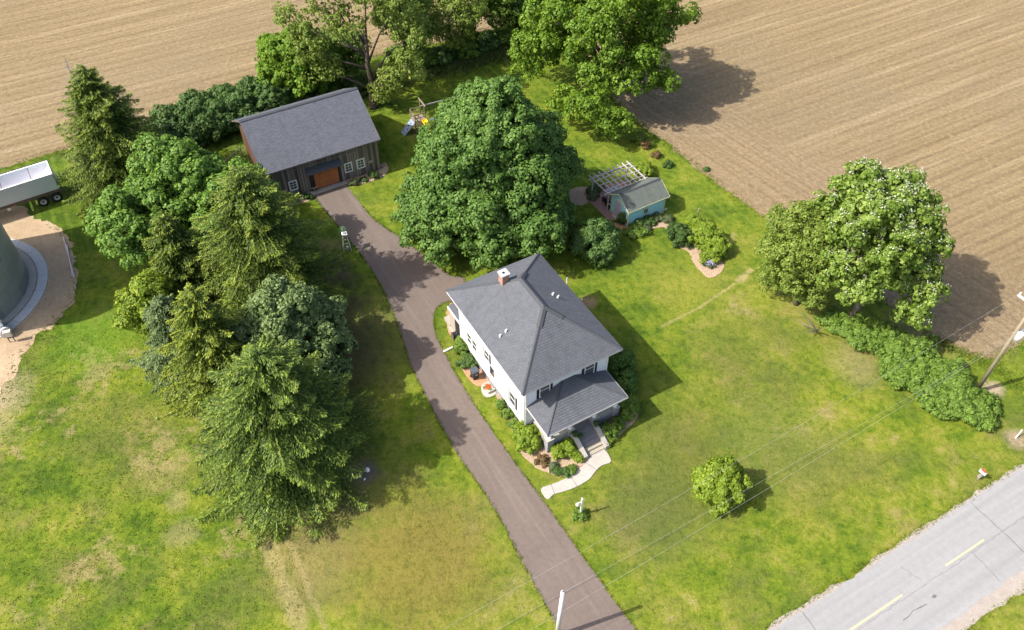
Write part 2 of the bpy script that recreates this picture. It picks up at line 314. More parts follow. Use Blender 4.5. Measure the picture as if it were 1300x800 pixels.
# leaves: dark, middle, young tip
M['maple'] = leaf_mat('maple_leaves', (0.031, 0.078, 0.012), (0.095, 0.185, 0.031), (0.196, 0.308, 0.063), .25, .22)
M['elm'] = leaf_mat('elm_leaves', (0.049, 0.103, 0.009), (0.124, 0.221, 0.017), (0.243, 0.356, 0.038), .25, .3)
M['leftmaple'] = leaf_mat('left_maple_leaves', (0.047, 0.106, 0.015), (0.134, 0.246, 0.034), (0.246, 0.381, 0.062), .25, .28)
M['catalpa'] = leaf_mat('catalpa_leaves', (0.055, 0.105, 0.012), (0.155, 0.245, 0.030), (0.330, 0.400, 0.100), .4, .28)
M['locust'] = leaf_mat('fine_leaves', (0.067, 0.118, 0.016), (0.174, 0.246, 0.036), (0.302, 0.358, 0.073), .4, .28)
M['spruce'] = leaf_mat('spruce_needles', (0.027, 0.058, 0.010), (0.090, 0.140, 0.018), (0.280, 0.336, 0.039), .5, .12, young=True)
M['spruce_y'] = leaf_mat('golden_spruce_needles', (0.034, 0.065, 0.009), (0.118, 0.168, 0.018), (0.325, 0.370, 0.039), .5, .15, young=True)
M['spruce_b'] = leaf_mat('blue_spruce_needles', (0.045, 0.080, 0.026), (0.115, 0.168, 0.060), (0.220, 0.280, 0.100), .5, .12, young=True)
M['spruce_d'] = leaf_mat('dark_spruce_needles', (0.020, 0.049, 0.009), (0.072, 0.125, 0.017), (0.258, 0.330, 0.043), .5, .12, young=True)
M['pine'] = leaf_mat('pine_needles', (0.045, 0.085, 0.026), (0.145, 0.215, 0.070), (0.290, 0.360, 0.125), .5, .15)
M['lilac'] = leaf_mat('lilac_leaves', (0.029, 0.065, 0.013), (0.083, 0.157, 0.034), (0.179, 0.258, 0.073), .4, .2)
M['hedge'] = leaf_mat('hedge_leaves', (0.045, 0.094, 0.013), (0.127, 0.215, 0.029), (0.254, 0.349, 0.056), .4, .25)
M['willow'] = leaf_mat('willow_leaves', (0.067, 0.118, 0.016), (0.174, 0.241, 0.038), (0.314, 0.381, 0.076), .4, .3)
M['bright'] = leaf_mat('bright_leaves', (0.061, 0.137, 0.011), (0.132, 0.242, 0.017), (0.243, 0.367, 0.032), .4, .32)
M['yellowleaf'] = leaf_mat('yellow_green_leaves', (0.094, 0.154, 0.013), (0.187, 0.275, 0.022), (0.374, 0.440, 0.055), .5, .3)
M['gold'] = leaf_mat('golden_leaves', (0.080, 0.140, 0.010), (0.185, 0.275, 0.022), (0.340, 0.420, 0.050), .5, .25)
M['boxwood'] = leaf_mat('box_leaves', (0.026, 0.058, 0.012), (0.062, 0.118, 0.024), (0.130, 0.200, 0.045), .8, .2)
M['grey_leaf'] = leaf_mat('grey_green_leaves', (.05, .075, .03), (.10, .135, .055), (.17, .19, .09), .6, .2)
M['redleaf'] = leaf_mat('rusty_leaves', (.09, .05, .025), (.16, .10, .04), (.22, .17, .06), .8, .2)
M['blossom'] = leaf_mat('white_blossom', (0.400, 0.440, 0.260), (0.520, 0.560, 0.380), (0.660, 0.680, 0.540), .8, .2)
M['tuft'] = leaf_mat('grass_blades', (.075, .135, .014), (.14, .20, .022), (.24, .27, .05), .2, .3)
M['weed'] = leaf_mat('tall_weeds', (.06, .10, .022), (.12, .17, .04), (.20, .22, .075), .2, .3)

# ---------------------------------------------------------------- mesh helpers
class MB:
    """collects shapes; build() links them as ONE mesh object"""
    def __init__(s): s.v = []; s.f = []; s.uv = []
    def quad(s, pts, uv=None):
        i = len(s.v); s.v += [tuple(p) for p in pts]; s.f.append(tuple(range(i, i+len(pts)))); s.uv.append(uv); return s
    def box(s, c, d, rz=0, rx=0, ry=0):
        m = Matrix.Translation(c) @ Matrix.Rotation(rz, 4, 'Z') @ Matrix.Rotation(ry, 4, 'Y') @ Matrix.Rotation(rx, 4, 'X')
        hx, hy, hz = d[0]/2, d[1]/2, d[2]/2
        P = [m @ Vector((x, y, z)) for x in (-hx, hx) for y in (-hy, hy) for z in (-hz, hz)]
        for f in ((0, 1, 3, 2), (4, 6, 7, 5), (0, 4, 5, 1), (2, 3, 7, 6), (0, 2, 6, 4), (1, 5, 7, 3)):
            q = [P[k] for k in f]; a = (q[1]-q[0]).length; b = (q[2]-q[1]).length
            vert = abs((q[1]-q[0]).z) > abs((q[2]-q[1]).z)
            s.quad(q, [(0, 0), (0, a), (b, a), (b, 0)] if vert else [(0, 0), (a, 0), (a, b), (0, b)])
        return s
    def b2(s, x0, x1, y0, y1, z0, z1): return s.box(((x0+x1)/2, (y0+y1)/2, (z0+z1)/2), (x1-x0, y1-y0, z1-z0))
    def tube(s, pts, rad, n=8, cap=True):
        pts = [Vector(p) for p in pts]; rr = rad if isinstance(rad, (list, tuple)) else [rad]*len(pts)
        rings = []; up = Vector((0, 0, 1))
        for i, p in enumerate(pts):
            d = (pts[min(i+1, len(pts)-1)]-pts[max(i-1, 0)]).normalized()
            a = d.cross(up) if abs(d.z) < .95 else d.cross(Vector((1, 0, 0)))
            a.normalize(); b = d.cross(a)
            k = len(s.v)
            for j in range(n):
                th = 2*PI*j/n; q = p+a*math.cos(th)*rr[i]+b*math.sin(th)*rr[i]; s.v.append(tuple(q))
            rings.append(k)
        for i in range(len(rings)-1):
            for j in range(n):
                j2 = (j+1) % n; s.f.append((rings[i]+j, rings[i]+j2, rings[i+1]+j2, rings[i+1]+j)); s.uv.append(None)
        if cap:
            s.f.append(tuple(rings[0]+j for j in range(n))[::-1]); s.uv.append(None)
            s.f.append(tuple(rings[-1]+j for j in range(n))); s.uv.append(None)
        return s
    def lathe(s, prof, n=16, c=(0, 0, 0)):
        k = len(s.v)
        for r, z in prof:
            for j in range(n):
                th = 2*PI*j/n; s.v.append((c[0]+r*math.cos(th), c[1]+r*math.sin(th), c[2]+z))
        for i in range(len(prof)-1):
            for j in range(n):
                j2 = (j+1) % n; s.f.append((k+i*n+j, k+i*n+j2, k+(i+1)*n+j2, k+(i+1)*n+j)); s.uv.append(None)
        return s
    def poly(s, pts, z):
        tr = tessellate_polygon([[Vector((p[0], p[1], 0)) for p in pts]]); k = len(s.v)
        s.v += [(p[0], p[1], z) for p in pts]
        for a, b, c in tr:
            A, B, D = pts[a], pts[b], pts[c]
            ar = (B[0]-A[0])*(D[1]-A[1])-(B[1]-A[1])*(D[0]-A[0])
            s.f.append((k+a, k+b, k+c) if ar > 0 else (k+a, k+c, k+b)); s.uv.append(None)
        return s
    def slab(s, pts, z0, z1):
        s.poly(pts, z1)
        ar = sum(pts[i][0]*pts[(i+1) % len(pts)][1]-pts[(i+1) % len(pts)][0]*pts[i][1] for i in range(len(pts)))
        P = pts if ar > 0 else pts[::-1]
        for i in range(len(P)):
            a, b = P[i], P[(i+1) % len(P)]; s.quad([(a[0], a[1], z0), (b[0], b[1], z0), (b[0], b[1], z1), (a[0], a[1], z1)])
        return s
    def build(s, name, mat, parent=None, smooth=False, loc=None):
        me = bpy.data.meshes.new(name); me.from_pydata(s.v, [], s.f); me.materials.append(mat)
        ul = me.uv_layers.new(name='UVMap'); li = 0
        for f, u in zip(s.f, s.uv):
            if u:
                for q in range(len(f)): ul.data[li+q].uv = u[q]
            li += len(f)
        if smooth: me.polygons.foreach_set('use_smooth', [True]*len(me.polygons))
        me.validate()
        o = bpy.data.objects.new(name, me); C.objects.link(o)
        if parent: o.parent = parent
        if loc: o.location = loc
        return o
def tag(o, label=None, cat=None, group=None, kind=None):
    for k, v in (('label', label), ('category', cat), ('group', group), ('kind', kind)):
        if v: o[k] = v
    return o
def thing(name, label, cat, loc=(0, 0, 0), rz=0, group=None):
    o = bpy.data.objects.new(name, None); C.objects.link(o); o.location = loc; o.rotation_euler = (0, 0, rz); o.empty_display_size = .3
    return tag(o, label, cat, group)
def dup(root, loc, rz=0, label=None, scale=None):
    r = root.copy(); C.objects.link(r); r.location = loc; r.rotation_euler = (0, 0, rz)
    if scale: r.scale = (scale,)*3
    if label: r['label'] = label
    for ch in list(root.children):
        c = ch.copy(); C.objects.link(c); c.parent = r
        for g in list(ch.children):
            d = g.copy(); C.objects.link(d); d.parent = c
    return r
def smooth_poly(pts, n=6, closed=True):
    out = []; N = len(pts)
    for i in range(N if closed else N-1):
        p0 = pts[(i-1) % N] if closed or i > 0 else pts[i]; p1 = pts[i]; p2 = pts[(i+1) % N]; p3 = pts[(i+2) % N] if closed or i+2 < N else p2
        for k in range(n):
            t = k/n
            out.append(tuple(.5*((2*p1[q])+(-p0[q]+p2[q])*t+(2*p0[q]-5*p1[q]+4*p2[q]-p3[q])*t*t+(-p0[q]+3*p1[q]-3*p2[q]+p3[q])*t**3) for q in (0, 1)))
    if not closed: out.append(tuple(pts[-1][:2]))
    return out
def ragged(pts, amp=.12, step=.25, seed=1):
    """resample a closed outline and fray it"""
    rg = random.Random(seed); out = []; off = 0
    for i in range(len(pts)):
        a = Vector(pts[i][:2]); b = Vector(pts[(i+1) % len(pts)][:2]); d = b-a; L = d.length
        if L < 1e-4: continue
        nrm = Vector((-d.y, d.x))/L; k = max(1, int(L/step))
        if L > 80: out.append((a.x, a.y)); continue
        for j in range(k):
            off = off*.6+rg.gauss(0, amp*.6); q = a+d*(j/k)+nrm*max(-2*amp, min(2*amp, off)); out.append((q.x, q.y))
    return out
def sheet(name, pts, z, mat, kind='structure', label=None):
    o = MB().poly(pts, z).build(name, mat)
    return tag(o, kind=kind, label=label)

# ---------------------------------------------------------------- ground sheets
S = 700
sheet('ground', [(-S, -S), (S, -S), (S, S), (-S, S)], 0, M['grass'])
fieldpts = [(-500, -50), (-54, 70.3), (-49.8, 72.9), (-45.5, 75.4), (-40, 79.6), (-34, 84.6), (-29.5, 88.5), (-21, 91.5), (-12, 95.0), (-4, 99.0), (3, 102.0), (7.5, 97), (10.3, 87.5), (13.4, 79.8), (17.1, 74.6), (20.5, 69.1), (24.3, 63.5), (26.6, 60), (31, 54), (35, 49), (37, 46.4), (38.4, 45.0), (40.2, 44.6), (42.0, 45.2), (46, 48.3), (60, 56.5), (500, 300), (500, 600), (-500, 600)]
sheet('field', ragged(fieldpts, .22, .5, 3), .006, M['soil'])
# drive
L_ = [G(*p) for p in ((730, 835), (710, 800), (668, 722), (625, 640), (590, 590), (560, 540), (538, 498), (520, 460), (508, 420), (490, 375), (470, 340), (440, 300), (408, 262), (395, 244))]
R_ = [G(*p) for p in ((438, 231), (460, 262), (480, 283), (510, 303), (540, 325), (572, 350), (590, 352), (590, 380), (563, 384), (551, 397), (553, 425), (575, 468), (600, 510), (645, 575), (700, 650), (775, 755), (808, 800), (835, 835))]
dp = smooth_poly([(p.x, p.y) for p in L_], 5, False)+smooth_poly([(p.x, p.y) for p in R_], 5, False)
sheet('driveway', ragged(dp, .05, .22, 5), .008, M['drive'])
# road
R0 = Vector((16.75, 21.66)); RA = R(29.83); rx = Vector((math.cos(RA), math.sin(RA))); ry = Vector((-rx.y, rx.x))
def RD(s, n): q = R0+rx*s+ry*n; return (q.x, q.y)
def strip(n0, n1, s0=-70, s1=120, amp0=.1, amp1=.1, seed=1):
    rg = random.Random(seed); a = []; b = []; k = int((s1-s0)/.35); o1 = o2 = 0
    for i in range(k+1):
        s = s0+(s1-s0)*i/k; o1 = o1*.75+rg.gauss(0, amp0*.6); o2 = o2*.75+rg.gauss(0, amp1*.6)
        a.append(RD(s, n0+o1)); b.append(RD(s, n1+o2))
    return a+b[::-1]
sheet('road_shoulder', strip(-6.45, .12, amp0=.16, amp1=.1, seed=2), .010, M['gravel'])
rd = sheet('road', strip(-5.55, -.12, amp0=.05, amp1=.035, seed=4), .014, M['road'])
def dashes():
    for s0 in (-23.5, -13.9, -4.2, 5.45, 13.66, 23.3, 33):
        s1 = s0+(4.0 if s0 != 13.66 else 3.9)
        if s0 == 5.45: s0 = 4.2; s1 = 9.45
        n = -2.68
        MB().poly([RD(s0, n-.055), RD(s1, n-.055), RD(s1, n+.055), RD(s0, n+.055)], .019).build('centre_line_dash', M['linepaint'], rd)
dashes()
def crack(pts, wd, seed, name='tar_crack'):
    rg = random.Random(seed); q = []
    for (a, b) in zip(pts[:-1], pts[1:]):
        k = max(2, int(math.dist(a, b)/.3))
        for j in range(k): q.append((a[0]+(b[0]-a[0])*j/k+rg.gauss(0, .03), a[1]+(b[1]-a[1])*j/k+rg.gauss(0, .03)))
    q.append(pts[-1]); up = []; dn = []
    for i, p in enumerate(q):
        d = Vector(q[min(i+1, len(q)-1)])-Vector(q[max(i-1, 0)]); d.normalize(); n = Vector((-d.y, d.x))*wd*rg.uniform(.5, 1.2)
        P = RD(p[0]+n.x, p[1]+n.y); up.append(P); P = RD(p[0]-n.x, p[1]-n.y); dn.append(P)
    m = MB()
    for i in range(len(q)-1): m.quad([(*dn[i], .018), (*dn[i+1], .018), (*up[i+1], .018), (*up[i], .018)])
    m.build(name, M['tar'], rd)
crack([(19.2, -.15), (19.25, -2.4), (19.2, -5.4)], .03, 1); crack([(2.75, -.15), (2.72, -1.56), (2.9, -2.6)], .025, 2)
crack([(16.1, -2.95), (15.96, -5.4)], .018, 3); crack([(-30, -2.95), (0, -2.95), (8, -2.93), (14, -2.95), (19.2, -2.9), (40, -2.95)], .013, 4)
crack([(8.2, -3.9), (9.2, -3.8), (10.4, -3.95)], .035, 5); crack([(10.9, -1.1), (11.4, -2.6)], .014, 6); crack([(33, -.15), (33.1, -5.4)], .03, 7)
MB().poly([RD(*p) for p in ((11.0, -3.78), (11.3, -3.7), (11.45, -3.86), (11.2, -3.95))], .02).build('pothole', M['tar'], rd)
# yard dirt round the silo
dirt = smooth_poly([(-75, 60), (-62, 66), (-51.3, 64.9), (-49.0, 64.2), (-47.1, 62.8), (-44.6, 61.4), (-42.3, 59.1), (-40.6, 55.6), (-39.6, 52.1), (-39.8, 49.2), (-40.8, 47.3), (-41.0, 46.0), (-41.6, 44.6), (-41.0, 43.0), (-41.4, 41.0), (-41.2, 38.8), (-42.5, 36.5), (-50, 34), (-75, 36)], 4)
sheet('gravel_yard', ragged(dirt, .28, .3, 7), .010, M['dirt'])

# ---------------------------------------------------------------- foliage builders (numpy)
def mesh_np(name, V, F, mat, parent=None, kind=None):
    me = bpy.data.meshes.new(name); V = np.asarray(V, np.float32); n = len(V); F = np.asarray(F, np.int32); k = F.shape[1]
    me.vertices.add(n); me.vertices.foreach_set('co', V.reshape(-1)); me.loops.add(F.size); me.loops.foreach_set('vertex_index', F.reshape(-1))
    me.polygons.add(len(F)); me.polygons.foreach_set('loop_start', np.arange(0, F.size, k, dtype=np.int32)); me.polygons.foreach_set('loop_total', np.full(len(F), k, np.int32))
    me.materials.append(mat); me.update(calc_edges=True)
    o = bpy.data.objects.new(name, me); C.objects.link(o)
    if parent: o.parent = parent
    if kind: o['kind'] = kind
    return o
def unit(a): return a/np.maximum(np.linalg.norm(a, axis=-1, keepdims=True), 1e-9)
def leaves(cen, nrm, tip, ln, wd, fold=.25):
    """kite-shaped leaves"""
    n = unit(nrm); t_ = tip-n*np.sum(tip*n, 1, keepdims=True); t_ = unit(t_); s_ = np.cross(n, t_)
    ln = np.asarray(ln)[:, None]; wd = np.asarray(wd)[:, None]
    V = np.stack([cen-t_*ln*.5, cen+s_*wd*.5+n*wd*fold, cen+t_*ln*.5, cen-s_*wd*.5+n*wd*fold], 1)
    N = len(cen); F = np.arange(N*4).reshape(N, 4)
    return V.reshape(-1, 3), F
def rdir(rg, n): return unit(rg.normal(size=(n, 3)))
def broadleaf(rg, lobes, clump=.55, per=46, leaf=.26, dens=1.0, inner=.35, up=.35, droop=.2, jag=.35, cutz=None, flat_=.8):
    """lobes: list of (centre, radii). clumps sit on the lobes' skins, leaves on the clumps' skins."""
    LC = np.array([l[0] for l in lobes], float); LR = np.array([l[1] for l in lobes], float)
    cc = []; cn = []
    for i in range(len(lobes)):
        r = LR[i]; area = 4*PI*((r[0]*r[1])**1.6/3+(r[0]*r[2])**1.6/3+(r[1]*r[2])**1.6/3)**(1/1.6)
        n = max(5, int(area/(clump**2*PI)*1.25*dens)); d = rdir(rg, n); d[:, 2] = np.where(d[:, 2] < -.5, -d[:, 2], d[:, 2])
        cc.append(LC[i]+d*r*rg.uniform(.78, 1.1, (n, 1))); cn.append(unit(d/r))
    cc = np.concatenate(cc); cn = np.concatenate(cn)
    keep = np.ones(len(cc), bool)
    for i in range(len(lobes)):
        q = np.linalg.norm((cc-LC[i])/LR[i], axis=1); keep &= q > .72
    if cutz is not None: keep &= cc[:, 2] > cutz
    cc = cc[keep]; cn = cn[keep]
    K = len(cc); cr = clump*rg.uniform(.6, 1.35, K)
    idx = np.repeat(np.arange(K), per); n = len(idx)
    d = rdir(rg, n); d = unit(d+cn[idx]*.55+np.array([0, 0, .25]))
    rad = rg.uniform(.55, 1.08, n)**.7
    sc = np.stack([np.ones(K), np.ones(K), np.full(K, flat_)], 1)*cr[:, None]
    pos = cc[idx]+d*sc[idx]*rad[:, None]
    nrm = unit(d*1.0+cn[idx]*.35+np.array([0, 0, up])+rg.normal(size=(n, 3))*jag)
    tip = unit(d+np.array([0, 0, -droop*3])+rg.normal(size=(n, 3))*.6)
    ln = leaf*rg.uniform(.7, 1.35, n); V, F = leaves(pos, nrm, tip, ln, ln*rg.uniform(.6, .95, n))
    if inner > 0:
        ni = int(K*per*inner*.35); j = rg.integers(0, len(lobes), ni); p2 = LC[j]+rdir(rg, ni)*LR[j]*rg.uniform(.35, .82, (ni, 1))
        l2 = leaf*2.0*rg.uniform(.7, 1.3, ni); V2, F2 = leaves(p2, unit(rg.normal(size=(ni, 3))+np.array([0, 0, .6])), rdir(rg, ni), l2, l2*.8)
        F2 = F2+len(V); V = np.concatenate([V, V2]); F = np.concatenate([F, F2])
    return V, F, cc, cn
def dome_lobes(rg, c, Rr, a, n, lr, zlow=-.75, shape=1.0, fill=True):
    """lobes spread on an egg-shaped crown; shape>1 gives a wider foot"""
    out = []; gold = PI*(3-5**.5)
    for i in range(n):
        z = zlow+(1-zlow)*(i+.5)/n; rr = math.sqrt(max(0, 1-z*z))
        if z < 0: rr = rr**.5 if shape > 1 else rr
        elif shape > 1: rr = (1-z)**.60
        th = i*gold+rg.uniform(-.3, .3); k = rg.uniform(.62, .93)
        l = lr*rg.uniform(.62, 1.28)
        out.append(((c[0]+Rr*rr*k*math.cos(th), c[1]+Rr*rr*k*math.sin(th), c[2]+a*z*k), (l, l*rg.uniform(.85, 1.1), l*rg.uniform(.7, .95))))
    if fill:
        out.append((tuple(c), (Rr*.62, Rr*.62, a*.62)))
    return out
def limbs(m, base, top, lobes, rg, r0=.35, n=9, h0=.25):
    """trunk from base to top plus limbs to some lobes, added to a MB trunk and a list of limb MBs"""
    base = Vector(base); top = Vector(top)
    pts = [base+(top-base)*t+Vector((rg.normal()*.08, rg.normal()*.08, 0))*(t > 0) for t in (0, .04, .2, .4, .6, .8, 1)]
    m.tube(pts, [r0*1.5, r0*1.1, r0*.95, r0*.78, r0*.6, r0*.42, r0*.2], 9)
    out = []
    idx = rg.permutation(len(lobes))[:n]
    for i in idx:
        e = Vector(lobes[i][0]); t = min(.85, max(h0, (e.z-base.z)/(top.z-base.z+1e-6)*rg.uniform(.35, .7))); s = base+(top-base)*t
        mid = s.lerp(e, .5)+Vector((rg.normal()*.3, rg.normal()*.3, .4+rg.normal()*.2)); rr = r0*(.55-.3*t)
        out.append(MB().tube([s, s.lerp(mid, .5)+Vector((0, 0, .1)), mid, e], [rr, rr*.75, rr*.5, rr*.15], 6))
    return out
def broad_tree(name, label, cat, base, crown_c, Rr, a, nl, lr, mat, bark='bark', seed=1, group=None, clump=.55, per=46, leaf=.26, dens=1., inner=.35, zlow=-.75, shape=1., r0=.35, nlimb=9, blossom=None, extra=(), lobes=None, fill=True, jag=.35, droop=.2, cutz=.25):
    rg = np.random.default_rng(seed); t = thing(name, label, cat, (base[0], base[1], 0), 0, group)
    cl = (crown_c[0]-base[0], crown_c[1]-base[1], crown_c[2])
    lb = lobes if lobes is not None else dome_lobes(rg, cl, Rr, a, nl, lr, zlow, shape, fill)
    lb = list(lb)+[((x-base[0], y-base[1], z), r) for (x, y, z), r in extra]
    V, F, cc, cn = broadleaf(rg, lb, clump, per, leaf, dens, inner, jag=jag, droop=droop, cutz=cutz)
    mesh_np('crown', V, F, M[mat], t)
    if r0 > 0:
        tr = MB(); top = (cl[0]*.7, cl[1]*.7, crown_c[2]+a*.45)
        for mm in limbs(tr, (0, 0, -.1), top, lb, rg, r0, nlimb): mm.build('limb', M[bark], t, True)
        tr.build('trunk', M[bark], t, True)
    if blossom:
        k = cn[:, 2] > -.1; c2 = cc[k]; n2 = cn[k]; c2 = c2[rg.random(len(c2)) < blossom]; n = len(c2)*14
        ix = np.repeat(np.arange(len(c2)), 14); p = c2[ix]+rg.normal(size=(n, 3))*np.array([.13, .13, .16])+np.array([0, 0, clump*.85])
        V, F = leaves(p, rdir(rg, n)+np.array([0, 0, .8]), rdir(rg, n), rg.uniform(.07, .15, n), rg.uniform(.07, .13, n)); mesh_np('blossom', V, F, M['blossom'], t)
    return t
def conifer(name, label, cat, base, h, Rr, mat, seed=1, lean=(0, 0), z0=.6, power=.85, dens=1., bark='bark', droop=.32, group=None, spray=.27, ragged_=.25, twig_step=.12, hang=.5, body=0.0):
    rg = np.random.default_rng(seed); t = thing(name, label, cat, (base[0], base[1], 0), 0, group)
    cen = []; nr = []; tp = []; ln = []; wd = []; yg = []; brm = MB(); z = z0; k = 0; gold = 2.39996
    def put(c_, d_, n_, l_, w_, y_):
        cen.append(c_); tp.append(d_); nr.append(n_); ln.append(l_); wd.append(w_); yg.append(y_)
    while z < h*.985:
        f = (z-z0)/(h-z0); rad = Rr*((1-f)**power*(1-body)+body*math.sqrt(max(0, 1-f*f)))
        nb = max(3, int((3.0+rad*1.25)*dens)); lvl = rg.uniform(.86, 1.08)
        for j in range(nb):
            th = k*gold+rg.uniform(-.4, .4); k += 1
            L = max(.25, rad*lvl*rg.uniform(1-ragged_*1.6, 1+ragged_*.8)); zb = z+rg.uniform(-.3, .3)
            ox = lean[0]*f; oy = lean[1]*f; d = np.array([math.cos(th), math.sin(th), 0.]); sd_ = np.array([-d[1], d[0], 0])
            rise = rg.uniform(.0, .25)+.4*f; dr = droop*rg.uniform(.7, 1.3)*(1-.7*f); ns = max(4, int(L/twig_step)); ts = np.linspace(.12, 1, ns); curve = rg.uniform(-.15, .15)
            P = np.stack([ox+d[0]*L*ts+sd_[0]*curve*L*ts**2, oy+d[1]*L*ts+sd_[1]*curve*L*ts**2, zb+L*(rise*ts-(rise+dr)*ts**2*.95+.16*ts**6)], 1)
            if j % 2 == 0 and L > 1: brm.tube([(ox, oy, zb), tuple(P[ns//3]), tuple(P[2*ns//3]), tuple(P[-1])], [.045, .035, .022, .008], 4, False)
            T = unit(np.gradient(P, axis=0)); N = unit(np.cross(np.broadcast_to(sd_, T.shape), -T)); N = np.where(N[:, 2:3] < 0, -N, N)
            wf = (L*.17+.18)*np.sin(np.clip(ts, 0, 1)*PI*.80+.45)*rg.uniform(.8, 1.25)
            for s in (-1, 1):
                for q in (.2, .45, .7, .95):
                    w_ = wf*q*rg.uniform(.7, 1.25, ns); c_ = P+sd_*s*w_[:, None]*.9+T*w_[:, None]*.6+rg.normal(size=(ns, 3))*.03
                    c_[:, 2] -= w_*.30+rg.uniform(0, .06, ns)
                    put(c_, unit(T*.8+sd_*s*.75+np.array([0, 0, -.3])+rg.normal(size=(ns, 3))*.2), unit(N*.9+sd_*s*rg.uniform(.0, .8, (ns, 1))+rg.normal(size=(ns, 3))*.3), spray*rg.uniform(.65, 1.25, ns), spray*rg.uniform(.22, .36, ns), np.clip(ts**2*.55+q*.45-.25+rg.normal(size=ns)*.12, 0, 1))
            for _q in (0, 1):
                put(P+np.array([0, 0, .04])+rg.normal(size=(ns, 3))*.035, unit(T+rg.normal(size=(ns, 3))*.35), unit(N+rg.normal(size=(ns, 3))*.4), spray*rg.uniform(.7, 1.15, ns), spray*rg.uniform(.26, .4, ns), np.clip(ts*.9+rg.normal(size=ns)*.1, 0, 1))
            m_ = rg.random(ns) < hang; n_ = int(m_.sum())
            if n_:
                c_ = P[m_]+sd_*(rg.uniform(-1, 1, n_)*wf[m_]*.9)[:, None]; c_[:, 2] -= rg.uniform(.12, .35, n_)
                put(c_, unit(np.array([0, 0, -1.])+rg.normal(size=(n_, 3))*.35), unit(d+rg.normal(size=(n_, 3))*.6), spray*rg.uniform(.8, 1.4, n_), spray*rg.uniform(.24, .36, n_), np.zeros(n_))
        z += rg.uniform(.34, .50)*(.70+.5*(1-f)) if h > 6 else .25
    n_ = 70; zz_ = rg.uniform(h-1.1, h, n_); a_ = rg.uniform(0, 2*PI, n_); rr = (h-zz_)*.25
    put(np.stack([lean[0]+np.cos(a_)*rr, lean[1]+np.sin(a_)*rr, zz_], 1), np.stack([np.cos(a_)*.5, np.sin(a_)*.5, np.ones(n_)], 1), np.stack([np.cos(a_), np.sin(a_), np.full(n_, .6)], 1), np.full(n_, spray), np.full(n_, spray*.3), np.full(n_, .8))
    # darker old foliage near the trunk keeps the crown from being see-through
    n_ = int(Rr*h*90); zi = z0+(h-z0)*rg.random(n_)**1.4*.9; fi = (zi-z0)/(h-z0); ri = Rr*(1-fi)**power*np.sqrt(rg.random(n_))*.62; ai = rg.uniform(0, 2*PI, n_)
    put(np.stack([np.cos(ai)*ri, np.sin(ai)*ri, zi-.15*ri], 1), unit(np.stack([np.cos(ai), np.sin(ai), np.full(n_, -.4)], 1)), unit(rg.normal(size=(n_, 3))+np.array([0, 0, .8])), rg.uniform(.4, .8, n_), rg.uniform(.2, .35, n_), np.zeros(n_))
    cen = np.concatenate(cen); yv = np.concatenate(yg); V, F = leaves(cen, np.concatenate(nr), np.concatenate(tp), np.concatenate(ln), np.concatenate(wd), .12)
    ob = mesh_np('crown', V, F, M[mat], t); at = ob.data.attributes.new('young', 'FLOAT', 'POINT'); at.data.foreach_set('value', np.repeat(yv, 4).astype(np.float32))
    MB().tube([(0, 0, -.1), (lean[0]*.3, lean[1]*.3, h*.3), (lean[0]*.7, lean[1]*.7, h*.7), (lean[0], lean[1], h*.99)], [Rr*.05+.12, Rr*.04+.08, .09, .015], 8).build('trunk', M[bark], t, True)
    brm.build('branches', M[bark], t)
    return t
def bush(name, label, cat, x, y, r, h, mat, seed=1, group=None, n=9, clump=.28, per=34, leaf=.13, sq=1., rz=0., dens=1., parent=None):
    rg = np.random.default_rng(seed); lb = []
    for i in range(n):
        th = i*2.4+rg.uniform(-.4, .4); k = math.sqrt((i+.5)/n)*.72; xx = math.cos(th)*r*k; yy = math.sin(th)*r*k*sq
        l = r*rg.uniform(.28, .42)*(1+.3*(n < 6)); top = h*(1-k*k*.75)*rg.uniform(.85, 1.08)
        X = xx*math.cos(rz)-yy*math.sin(rz); Y = xx*math.sin(rz)+yy*math.cos(rz)
        lz = max(.5*top, .1); lb.append(((X, Y, lz), (l, l, lz*1.0)))
    if n > 6:        # stray shoots break the outline
        for i in range(n//2):
            th = rg.uniform(0, 2*PI); k = rg.uniform(.75, 1.05); e = r*rg.uniform(.10, .17); zz = h*rg.uniform(.35, 1.0)*(1.12-.5*k)
            lb.append(((math.cos(th)*r*k, math.sin(th)*r*k*sq, zz), (e, e, e*1.5)))
    V, F, cc, cn = broadleaf(rg, lb, clump, per, leaf, dens, .3, cutz=.03)
    V[:, 2] = np.maximum(V[:, 2], .01)
    if parent is not None:
        o = mesh_np('foliage', V+np.array([x, y, 0]), F, M[mat], parent); return o
    t = thing(name, label, cat, (x, y, 0), 0, group); mesh_np('foliage', V, F, M[mat], t)
    m = MB()
    for i in range(3): m.tube([(0, 0, 0), (rg.normal()*.1*r, rg.normal()*.1*r, h*.35), (rg.normal()*.35*r, rg.normal()*.35*r, h*.65)], [.03, .022, .01], 5)
    m.build('stem', M['bark'], t)
    return t
